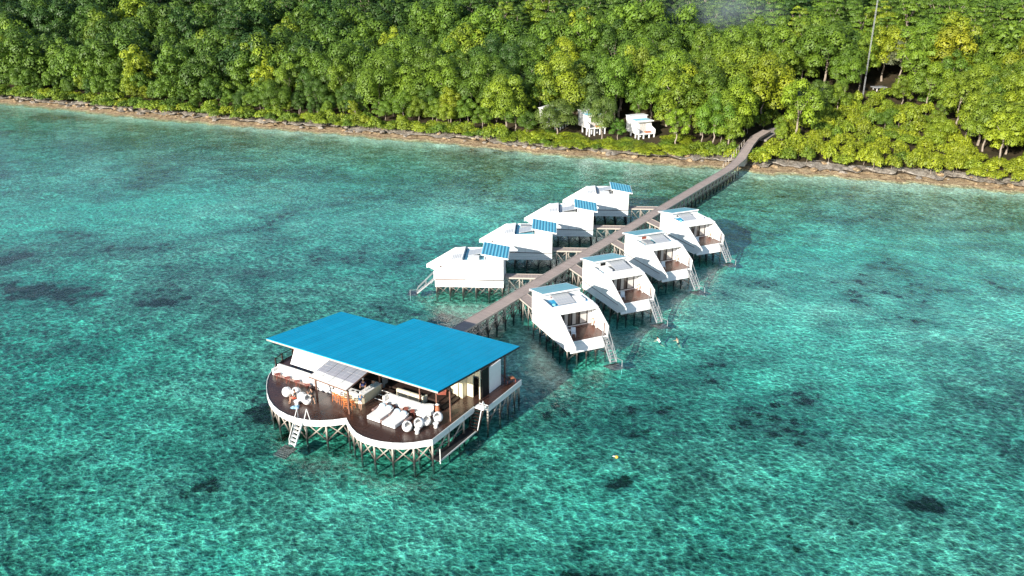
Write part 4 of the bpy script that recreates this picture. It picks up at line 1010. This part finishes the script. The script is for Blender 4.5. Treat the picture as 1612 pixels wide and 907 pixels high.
# lifebuoys and chairs on the right-hand terraces
LB = [None]; CH = [None]
for side, k, v, yaw in VILL:
    if side != 'r': continue
    p = vpt(v.location, yaw, 5.75, 4.66, 2.62)
    lab = f'pale orange lifebuoy on the terrace wall of the right-hand villa {words_[k]}'
    if LB[0] is None:
        t = empty('lifebuoy', p, yaw, lab, 'lifebuoy', 'lifebuoys on the villa terraces')
        bm = bmesh.new(); n, m_ = 20, 8; vs = []
        for i in range(n):
            a = 2 * math.pi * i / n
            for j in range(m_):
                c = 2 * math.pi * j / m_; rr = .30 + .085 * math.cos(c); vs.append(bm.verts.new((rr * math.cos(a), .085 * math.sin(c) - .05, rr * math.sin(a) + .1)))
        for i in range(n):
            for j in range(m_): bm.faces.new((vs[i * m_ + j], vs[i * m_ + (j + 1) % m_], vs[((i + 1) % n) * m_ + (j + 1) % m_], vs[((i + 1) % n) * m_ + j]))
        me = bpy.data.meshes.new('ring'); bm.to_mesh(me); bm.free(); me.materials.append(M['ring'])
        for f in me.polygons: f.use_smooth = True
        o = bpy.data.objects.new('ring', me); COL.objects.link(o); o.parent = t
        for i in range(4):
            a = i * math.pi / 2 + .6; MB().box((-.1, -.15, -.05), (.1, .05, .05)).build('band', 'white', t, .02).matrix_local = Matrix.Translation((.3 * math.cos(a), 0, .3 * math.sin(a) + .1)) @ Matrix.Rotation(-a, 4, 'Y') @ Matrix.Diagonal((1, 1, .8, 1))
        LB[0] = t
    else:
        t = copy_tree(LB[0]); t.location = p; tag(t, lab)
    for (x, y, rz, w_) in ((6.6, 1.25, .6, 'inner'), (7.5, 1.35, -.4, 'outer')):
        if k in (1, 3) and w_ == 'inner': continue
        lab = f'white {w_} chair on the terrace of the right-hand villa {words_[k]}'
        p = vpt(v.location, yaw, x, y, 2.2)
        if CH[0] is None:
            t = empty('terrace_chair', p, yaw + rz, lab, 'chair', 'white chairs on the villa terraces')
            MB().box((-.25, -.25, .38), (.25, .25, .43)).build('seat', 'white', t, .015); MB().slab([(-.42, -.25, .9), (-.24, -.25, .42), (-.24, .25, .42), (-.42, .25, .9)], .04).build('backrest', 'white', t)
            for sx in (-1, 1):
                for sy in (-1, 1): MB().tube((sx * .22, sy * .22, 0), (sx * .22, sy * .22, .38), .022, 5).build('leg', 'white', t)
            CH[0] = t
        else:
            t = copy_tree(CH[0]); t.location = p; t.rotation_euler = (0, 0, yaw + rz); tag(t, lab)

# ------------------------------------------------------------------ buildings on the shore
def shore_villa(loc, rz, lab, wd=5.2):
    t = empty('shore_villa', loc, rz, lab, 'villa', 'white stilt villas at the edge of the forest')
    for x in (.3, 2.0, 4.6):
        for y in (.2, wd / 3, wd * 2 / 3, wd - .2): MB().box((x - .14, y - .14, -1.6), (x + .14, y + .14, 1.0)).build('pillar', 'white', t)
    MB().box((0, 0, 1.0), (7, wd, 1.25)).build('floor_slab', 'white', t)
    b = MB(); b.box((2.2, 0, 1.25), (7, .12, 4.2)); b.box((2.2, wd - .12, 1.25), (7, wd, 4.2)); b.box((6.88, .12, 1.25), (7, wd - .12, 4.2)); b.build('side_wall', 'white', t)
    b = MB(); b.prism([(0, 1.25), (0, 2.2), (2.2, 2.9), (2.2, 1.25)], 1, 0, .12); b.prism([(0, 1.25), (0, 2.2), (2.2, 2.9), (2.2, 1.25)], 1, wd - .12, wd); b.build('parapet', 'white', t)
    b = MB(); b.box((2.2, .12, 1.25), (2.3, 1.7, 4.0)); b.box((2.2, 3.6, 1.25), (2.3, wd - .12, 4.0)); b.box((2.2, 1.7, 3.6), (2.3, 3.6, 4.0)); b.build('front_wall', 'white', t)
    g = MB(); 
    for y in (1.7, 2.3, 2.95, 3.55): g.box((2.2, y, 1.26), (2.28, y + .06, 3.6))
    g = g.build('glass_door', 'brown_post', t); MB().box((2.22, 1.76, 1.27), (2.25, 3.55, 3.58)).build('pane', 'curtain', g)
    b = MB(); b.box((1.2, -.1, 4.2), (7.1, wd + .1, 4.45)); rf = b.build('roof', 'white', t)
    MB().box((2.6, .3, 4.452), (5.0, wd - .3, 4.5)).build('roof_terrace', 'membrane_pale', rf)
    b = MB(); b.box((5.0, -.1, 4.45), (7.1, wd + .1, 5.2)); b.box((4.7, -.25, 5.2), (7.3, wd + .25, 5.35)); b.build('roof_box', 'white', rf)
    d = MB().box((.6, .8, 1.252), (1.6, 2.6, 1.6)).build('terrace_mat', 'terracotta', t)
    t.scale = (.82, .82, .82)
    return t
shore_villa((32.2, 185.6, 2.2), R(112), 'white stilt villa standing clear of the trees at the forest edge')
shore_villa((21.6, 190.2, 2.6), R(112), 'white stilt villa half hidden behind a slender tree, the middle shore villa')
shore_villa((13.6, 197.5, 2.6), R(150), 'white stilt villa mostly hidden by trees, leftmost on the shore')
hut = empty('thatched_hut', (69.5, 199.5, 4.2), R(20), 'dark thatched hut in deep shade right of the pier landing', 'hut')
b = MB()
for sx in (0, 9):
    pass
b.prism([(-.6, 3.0), (3.2, 6.0), (4.2, 6.0), (8.0, 3.0), (7.8, 2.8), (-.4, 2.8)], 0, -.8, 10); b.build('roof', painted('dark_thatch', (.055, .07, .065), .9, .3, 2), hut)
MB().box((3.6, 3.3, 6.0), (6.2, 4.2, 6.3)).build('ridge_cap', 'grey_metal', hut)
for x in (0, 3, 6, 9):
    for y in (.1, 7.2): MB().tube((x, y, -.5), (x, y, 3.0), .12, 6).build('post', 'trunk', hut)
MB().box((.2, 3.0, 0), (9, 7, 2.7)).build('inner_wall', 'dark_brown', hut)
sh = empty('open_shelter', (92.0, 211.5, 6.2), R(10), 'small open shelter with thin grey roof beside the mast', 'shelter')
MB().box((-1.6, -1.2, 3.3), (1.6, 1.2, 3.5)).build('roof', 'grey_metal', sh)
for x, y in ((-.9, -.8), (.9, -.8), (-.9, .8), (.9, .8)): MB().box((x - .1, y - .1, -2), (x + .1, y + .1, 3.3)).build('post', 'light_grey', sh)
mast = empty('radio_mast', (86.5, 207.0, 4.5), 0, 'tall thin lattice radio mast rising out of the forest on the right', 'mast')
H_ = 46; b = MB(); tri = [(.15 * math.cos(a), .15 * math.sin(a)) for a in (.3, 2.394, 4.489)]
for (x, y) in tri: MB().tube((x, y, 0), (x, y, H_), .03, 5).build('leg', 'grey_metal', mast)
for k in range(int(H_ / .6)):
    z = k * .6
    for i in range(3):
        p, q = tri[i], tri[(i + 1) % 3]; b.tube((*p, z), (*q, z + .6), .022, 4, None, False)
b.build('lattice', 'grey_metal', mast)
# path up from the pier
pb = MB(); pts = [(54.5, 181), (57, 184.5), (60, 188), (65, 191.5), (72, 194)]
for i in range(len(pts) - 1):
    a, c = Vector(pts[i]), Vector(pts[i + 1]); n_ = (c - a).normalized(); n_ = Vector((-n_.y, n_.x)) * 1.5
    za, zb = [float(land_h(inland(p.x, p.y))) + .25 for p in (a, c)]
    pb.slab([(*(a - n_), za), (*(c - n_), zb), (*(c + n_), zb), (*(a + n_), za)], .5)
po = pb.build('path', 'path'); tag(po, kind='structure')
# smoke drifting over the trees
sm = MB(); bm = bmesh.new(); bmesh.ops.create_icosphere(bm, subdivisions=3, radius=1); me = bpy.data.meshes.new('smoke'); bm.to_mesh(me); bm.free()
smk = bpy.data.objects.new('smoke', me); COL.objects.link(smk); smk.location = (58, 243, 25); smk.scale = (20, 9, 9); smk.rotation_euler = (0, 0, R(-20))
m, t, p = mat('smoke'); t.n.remove(p); pv = t.new('ShaderNodeVolumePrincipled'); pv.inputs['Color'].default_value = (.72, .86, 1, 1)
co = t.new('ShaderNodeTexCoord').outputs['Object']; n = t.noise(co, 1.6, 3); ln = t.new('ShaderNodeVectorMath', operation='LENGTH'); t.link(co, ln.inputs[0])
fall = t.math('SUBTRACT', 1.0, ln.outputs['Value'], True)
t.link(t.math('MULTIPLY', t.math('MULTIPLY', t.math('SUBTRACT', n, .35, True), fall), .17), pv.inputs['Density']); t.link(pv.outputs[0], t.n['Material Output'].inputs['Volume'])
me.materials.append(m); tag(smk, kind='stuff')

# ------------------------------------------------------------------ trees
def leaf_cloud(r_, lobes, per, size, up=.25, flat=1.0):
    """leaf clumps on the surface of several lobes: (centre, radius) -> verts, faces, tone"""
    V = []; F = []; T = []
    for (c, rad) in lobes:
        tone = r_.uniform(.15, .85)
        k = int(per * rad * rad)
        for _ in range(k):
            z = r_.uniform(-.38, 1); a = r_.uniform(0, 2 * math.pi); q = math.sqrt(max(0, 1 - z * z))
            n = Vector((q * math.cos(a), q * math.sin(a), z)); rr = rad * r_.uniform(.78, 1.05)
            p = Vector(c) + Vector((n.x * rr, n.y * rr, n.z * rr * flat))
            nn = (n + Vector((r_.gauss(0, .2), r_.gauss(0, .2), r_.gauss(0, .2) + up))).normalized()
            u = nn.orthogonal().normalized(); ang = r_.uniform(0, 6.28); u = (Matrix.Rotation(ang, 3, nn) @ u); v = nn.cross(u)
            s1 = size * r_.uniform(.6, 1.25); s2 = s1 * r_.uniform(.5, .85); i = len(V)
            V += [p - u * s1, p - v * s2 - nn * .12 * s1, p + u * s1, p + v * s2 - nn * .12 * s1]; F.append((i, i + 1, i + 2, i + 3)); T.append(min(1, max(0, tone + r_.gauss(0, .12))))
    return V, F, T
def cloud_mesh(name, V, F, T):
    me = bpy.data.meshes.new(name); me.from_pydata([tuple(v) for v in V], [], F); me.materials.append(M['leaf'])
    a = me.attributes.new('tone', 'FLOAT', 'FACE'); a.data.foreach_set('value', np.array(T, np.float32)); return me
def crown_broad(seed, h, rad):
    """rounded, lumpy crown; base of the crown at .35 h"""
    r_ = random.Random(seed); lobes = []; cz = h * .57; hz = h * .43
    n = r_.randint(13, 18)
    for i in range(n):
        z = 1 - 1.75 * (i + .5) / n; a = i * 2.4 + r_.uniform(-.5, .5); q = math.sqrt(max(.02, 1 - z * z))
        f = r_.uniform(.58, .95); lr = rad * r_.uniform(.28, .48)
        lobes.append(((q * math.cos(a) * rad * f, q * math.sin(a) * rad * f, cz + z * hz * f + r_.uniform(-.3, .3)), lr))
    lobes.append(((0, 0, cz), rad * .5))
    return lobes, r_
def crown_layered(seed, h, rad):
    """taller, open crown in flat tiers"""
    r_ = random.Random(seed); lobes = []
    for k in range(7):
        t = k / 6; z = h * (.42 + .56 * t); rr = rad * (1 - .62 * t) * r_.uniform(.8, 1.1); m = 5 if t < .7 else 3
        for j in range(m):
            a = j * 6.28 / m + r_.uniform(-.6, .6) + k; lobes.append(((rr * .65 * math.cos(a), rr * .65 * math.sin(a), z + r_.uniform(-.4, .4)), rr * r_.uniform(.4, .56)))
    return lobes, r_
def crown_shrub(seed, h, rad):
    r_ = random.Random(seed); lobes = []
    for k in range(11):
        a = k * 2.4; q = math.sqrt((k + .5) / 11) * rad * .72; lobes.append(((q * math.cos(a), q * math.sin(a), h * (.62 - .4 * (q / rad)) * r_.uniform(.8, 1.25)), rad * r_.uniform(.28, .42)))
    return lobes, r_
def trunk_mesh(seed, h, r0, top, fork=3, spread=.3):
    r_ = random.Random(seed); b = MB(); p = Vector((0, 0, -.6)); pts = [p]; rad = [r0 * 1.25]
    for k in range(1, 5): pts.append(Vector((r_.gauss(0, .05) * h * .3, r_.gauss(0, .05) * h * .3, top * k / 4))); rad.append(r0 * (1 - .13 * k))
    b.path(pts, rad, 6)
    for j in range(fork):
        a = j * 6.28 / fork + r_.uniform(-.4, .4); q = pts[3].lerp(pts[4], .5) if j % 2 else pts[4]; e = q + Vector((math.cos(a) * h * spread * .6, math.sin(a) * h * spread * .6, h * .26)); mid = q.lerp(e, .5) + Vector((0, 0, .25)); b.path([q, mid, e], [r0 * .5, r0 * .35, r0 * .15], 5)
    me = bpy.data.meshes.new('trunk'); me.from_pydata([tuple(v) for v in b.v], [], b.f); me.materials.append(M['trunk']); return me
PROTO = {'broad': [], 'layer': [], 'shrub': []}; LIGHT = {'broad': [], 'layer': [], 'shrub': []}
for i in range(9):
    h = 10; rad = 3.0 + .45 * (i % 4); lobes, r_ = crown_broad(100 + i, h, rad); PROTO['broad'].append((cloud_mesh('crown', *leaf_cloud(r_, lobes, 190, .165)), trunk_mesh(300 + i, h, .2, h * .45)))
    if i < 5: LIGHT['broad'].append(cloud_mesh('light_crown', *leaf_cloud(r_, lobes, 85, .25)))
for i in range(7):
    h = 12; rad = 4.0 + .35 * (i % 3); lobes, r_ = crown_layered(150 + i, h, rad); PROTO['layer'].append((cloud_mesh('crown', *leaf_cloud(r_, lobes, 130, .18, .45, .45)), trunk_mesh(350 + i, h, .2, h * .6, 5, .2)))
    if i < 5: LIGHT['layer'].append(cloud_mesh('light_crown', *leaf_cloud(r_, lobes, 60, .26, .45, .45)))
for i in range(6):
    h = 3; rad = 2.1; lobes, r_ = crown_shrub(180 + i, h, rad); PROTO['shrub'].append((cloud_mesh('crown', *leaf_cloud(r_, lobes, 170, .155, .3)), trunk_mesh(380 + i, h, .07, h * .4, 4, .35)))
    if i < 4: LIGHT['shrub'].append(cloud_mesh('light_crown', *leaf_cloud(r_, lobes, 100, .21, .3)))

TREES = []
def clear(x, y, s, r):
    # keep paths, houses and the views of them open
    for (cx, cy, cr) in ((30, 186.5, 4.6), (31, 182, 3.2), (20.5, 191, 6), (22, 186, 3), (19, 187, 3), (14.5, 193.5, 2.5), (12, 197, 5.5), (14, 192, 2.5), (73, 203, 6), (66, 196, 3), (50, 172, 3.2), (53, 178.5, 3.4), (56.5, 184, 2.6), (46, 163, 3.2), (61, 189, 2), (86.5, 207, 1.4), (92, 211, 2), (91, 206.5, 2.5), (86, 202, 1.5)):
        if (x - cx) ** 2 + (y - cy) ** 2 < (cr + r * .45) ** 2: return False
    if r > 1:
        for (cx, cy, cr) in ((85, 202.5, 4.5), (82.5, 197, 4.5), (80.5, 193, 4.5), (88.5, 203, 4)):
            if (x - cx) ** 2 + (y - cy) ** 2 < cr * cr: return False
    return True
def in_view(x, y, z, mx=.13):
    c, s_ = math.cos(R(21.83)), math.sin(R(21.83)); d_ = y * c - (z - CAMZ) * s_; u_ = y * s_ + (z - CAMZ) * c
    px = 806 + 1303 * x / d_; py = 453.5 - 1303 * u_ / d_
    return -1612 * mx < px < 1612 * (1 + mx) and py > -30, px, py
def tone_of(x, y, s, kind, r_):
    """leaf colour of one tree: yellower in the open shrubs on the right, bluer and darker uphill on the left"""
    px = in_view(x, y, land_h(s) + 6)[1]; f = px / 1612.
    g = r_.random()
    yel = (.27 if s > 20 else .36) + .5 * f + .25 * (g - .5) - .0022 * s
    if kind == 'shrub': yel += .22
    if kind == 'layer': yel -= .12
    if r_.random() < .09: yel += .45
    if r_.random() < .2: yel -= .3
    yel = min(1, max(0, yel)); b_ = r_.uniform(.85, 1.2)
    dark = Vector((.040, .092, .017)); mid = Vector((.104, .184, .019)); bright = Vector((.225, .275, .017))
    c = dark.lerp(mid, yel * 2) if yel < .5 else mid.lerp(bright, yel * 2 - 1)
    return c * b_, yel
def place(kind, x, y, hh, col, yel, label=None, rz=None):
    s = float(inland(x, y)); TREES.append(dict(kind=kind, x=x, y=y, z=float(land_h(s)), h=hh, col=col, yel=yel, s=s, label=label))
pr_ = random.Random(11)
# trees that stand out in the photograph: x, y, kind, height, colour
HERO = [(71.5, 195.5, 'broad', 8.5, (.09, .15, .02), 'mid green tree standing right in front of the dark thatched hut'), (76.5, 196.5, 'broad', 7.5, (.13, .20, .018), 'low light green tree at the right corner of the dark thatched hut'), (18.2, 195.5, 'broad', 12, (.085, .14, .03), 'grey-green tree hiding the leftmost shore villa'), (10.2, 190.5, 'broad', 8, (.10, .15, .03), 'small tree left of the leftmost shore villa at the beach edge'), (23.6, 184.2, 'broad', 5.5, (.07, .16, .015), 'low bright green tree between the middle and clear-standing shore villas'), (12.5, 201.5, 'broad', 15, (0.188, 0.250, 0.020), 'rounded bright yellow-green tree above the leftmost shore villa'), (30.5, 204, 'broad', 17, (0.181, 0.237, 0.022), 'tall yellow-green tree directly behind the middle shore villa'), (37.5, 199, 'broad', 16, (0.175, 0.275, 0.022), 'tall bright green tree behind the clear-standing shore villa'),
        (104, 205, 'broad', 17, (0.237, 0.256, 0.018), 'brightest yellow tree, right of the small open shelter'), (61.5, 178.5, 'broad', 14.5, (0.175, 0.263, 0.019), 'tall light green tree just right of the pier landing'), (48.5, 181, 'broad', 12, (0.188, 0.275, 0.019), 'yellow-green tree left of the ramp at the pier landing'),
        (43.5, 177.5, 'broad', 11, (0.112, 0.213, 0.022), 'mid green tree with pale double trunk left of the pier landing'), (35.8, 179.5, 'broad', 8.5, (0.163, 0.263, 0.019), 'bright green small tree right beside the clear-standing shore villa'), (20.2, 185.8, 'broad', 9.5, (.10, .155, .03), 'slender grey-green tree in front of the middle shore villa'),
        (121, 199, 'broad', 15, (0.213, 0.250, 0.018), 'bright yellow-green tree near the right edge of the forest'), (-1.5, 196, 'broad', 13, (0.175, 0.250, 0.020), 'light green tree at forest edge left of the shore villas'), (52, 196, 'broad', 16, (0.169, 0.237, 0.019), 'tall yellow-green tree uphill left of the pier landing'), (98, 214, 'layer', 13, (.12, .14, .07), 'sparse pale grey-green tree behind the small open shelter')]
for (x, y, k, hh, c, lab) in HERO: place(k, x, y, hh, Vector(c), 1, lab)
# shrubs along the beach and the low thicket at the right
pts_ = [(t_['x'], t_['y'], 2.5) for t_ in TREES]
def scatter(kind, n_try, xr, srange, gap, hr, dens=None):
    for _ in range(n_try):
        x = pr_.uniform(*xr); s = pr_.uniform(*srange(x)); y = float(shore_y(x)) + s / .9
        hh = pr_.uniform(*hr)
        if dens and pr_.random() > dens(x, s): continue
        if 7 < x < 38 and s < 15:
            if kind != 'shrub': continue
            hh = min(hh, pr_.uniform(1.3, 2.0))
        zz = float(land_h(s)); ok, px, py = in_view(x, y, zz + hh)
        if not ok: continue
        if not clear(x, y, s, gap * .8 if kind != 'shrub' else .6): continue
        g2 = gap * pr_.uniform(.85, 1.15)
        if any((x - a) ** 2 + (y - b_) ** 2 < (g2 * .5 + c_ * .5) ** 2 for a, b_, c_ in pts_): continue
        pts_.append((x, y, g2)); col, yel = tone_of(x, y, s, kind, pr_); place(kind, x, y, hh, col, yel)
scatter('shrub', 7000, (-175, 52), lambda x: (3.3, 7.0), 1.9, (1.8, 4.2))
scatter('shrub', 2500, (6, 39), lambda x: (5, 14), 1.7, (1.1, 1.9))
scatter('shrub', 5000, (53, 125), lambda x: (3.5, 43 if 60 < x < 94 else 12), 2.8, (2.6, 4.8))
scatter('broad', 9000, (-185, 52), lambda x: (6.2, 13), 3.2, (4.0, 8.5))
scatter('broad', 5000, (94, 150), lambda x: (9, 46), 4.0, (5.5, 13))
scatter('broad', 14000, (-190, 150), lambda x: (12.5 if x < 53 else 45 if 60 < x < 94 else 14, 46), 4.9, (6.5, 16))
scatter('broad', 9000, (-200, 165), lambda x: (44, 70), 5.6, (8, 18), lambda x, s: .75)
scatter('layer', 14000, (-210, 175), lambda x: (40, 150), 5.8, (10, 18))
scatter('broad', 9000, (-190, 160), lambda x: (9, 36), 2.8, (3.6, 6.5))
scatter('shrub', 3000, (58, 100), lambda x: (34, 52), 2.6, (2.5, 4.5))
TREES.sort(key=lambda t_: t_['x'] ** 2 + t_['y'] ** 2)
GR = {'broad': 'broadleaf trees of the island forest', 'layer': 'layered trees on the upper slope of the forest', 'shrub': 'shrubs along the top of the beach'}
NM = {'broad': 'broadleaf_tree', 'layer': 'tiered_tree', 'shrub': 'shore_shrub'}
cnt = {'broad': 0, 'layer': 0, 'shrub': 0}; REST = []
def where(x, s):
    if s < 16: d_ = 'at the beach edge'
    elif s < 34: d_ = 'in the front rows'
    elif s < 60: d_ = 'partway up the slope'
    else: d_ = 'high on the slope'
    f = in_view(x, float(shore_y(x)) + s / .9, float(land_h(s)) + 6)[1] / 1612
    w_ = 'far left' if f < .14 else 'left' if f < .34 else 'left of the shore villas' if f < .54 else 'around the shore villas' if f < .66 else 'around the pier landing' if f < .78 else 'near the mast' if f < .9 else 'far right'
    return d_, w_
for i, t_ in enumerate(TREES):
    k = t_['kind']
    if cnt[k] >= 298: REST.append(t_); continue
    pi = (i * 7 + int(abs(t_['x']) * 3)) % len(PROTO[k]); cm_, tm_ = PROTO[k][pi]
    base_h = {'broad': 10, 'layer': 12, 'shrub': 3}[k]; sc_ = t_['h'] / base_h
    o = bpy.data.objects.new(NM[k], None); COL.objects.link(o); o.location = (t_['x'], t_['y'], t_['z'] - .1); o.rotation_euler = (0, 0, pr_.uniform(0, 6.28)); o.empty_display_size = .2
    sx = sc_ * pr_.uniform(.88, 1.1); o.scale = (sx, sx * pr_.uniform(.9, 1.1), sc_)
    if k == 'shrub': o.scale = (pr_.uniform(.75, 1.15), pr_.uniform(.75, 1.15), sc_)
    c = bpy.data.objects.new('crown', cm_); COL.objects.link(c); c.parent = o; c.color = (*t_['col'], 1)
    tr = bpy.data.objects.new('trunk', tm_); COL.objects.link(tr); tr.parent = o
    d_, w_ = where(t_['x'], t_['s'])
    tw_ = 'dark green' if t_['yel'] < .28 else 'mid green' if t_['yel'] < .5 else 'light green' if t_['yel'] < .72 else 'yellow-green'
    kk = {'broad': 'rounded tree', 'layer': 'tiered open tree', 'shrub': 'leafy shrub'}[k]
    sz = 'tall' if t_['h'] > base_h * 1.15 else 'low' if t_['h'] < base_h * .95 else 'medium'
    tag(o, t_['label'] or f'{sz} {tw_} {kk} {d_}, {w_}', 'shrub' if k == 'shrub' else 'tree', GR[k]); cnt[k] += 1
# the rest of the forest, beyond counting
if REST:
    V = []; F = []; T = []; 
    me = bpy.data.meshes.new('forest')
    allv = []; allf = []; allt = []; allc = []; off = 0
    for i, t_ in enumerate(REST):
        k = t_['kind']; cm_ = LIGHT[k][i % len(LIGHT[k])]; n = len(cm_.vertices); co_ = np.empty(n * 3, np.float32); cm_.vertices.foreach_get('co', co_); co_ = co_.reshape(-1, 3)
        sc_ = t_['h'] / {'broad': 10, 'layer': 12, 'shrub': 3}[k]; a = pr_.uniform(0, 6.28); ca, sa = math.cos(a), math.sin(a)
        xy = co_[:, :2] @ np.array([[ca, sa], [-sa, ca]]) * sc_
        allv.append(np.column_stack([xy[:, 0] + t_['x'], xy[:, 1] + t_['y'], co_[:, 2] * sc_ + t_['z']]))
        f = np.arange(n).reshape(-1, 4) + off; allf.append(f); off += n
        tt = np.empty(len(f), np.float32); cm_.attributes['tone'].data.foreach_get('value', tt); allt.append(tt); allc.append(np.tile(np.array((*t_['col'], 1), np.float32), (len(f), 1)))
    me.from_pydata(np.concatenate(allv).tolist(), [], np.concatenate(allf).tolist()); me.materials.append(M['forest_leaf'])
    a = me.attributes.new('tone', 'FLOAT', 'FACE'); a.data.foreach_set('value', np.concatenate(allt))
    a = me.attributes.new('leafcol', 'FLOAT_COLOR', 'FACE'); a.data.foreach_set('color', np.concatenate(allc).reshape(-1))
    o = bpy.data.objects.new('forest', me); COL.objects.link(o); o.color = (.045, .10, .018, 1); tag(o, 'mass of distant trees on the upper slope', 'forest', None, 'stuff')
print('TREES', cnt, len(REST))
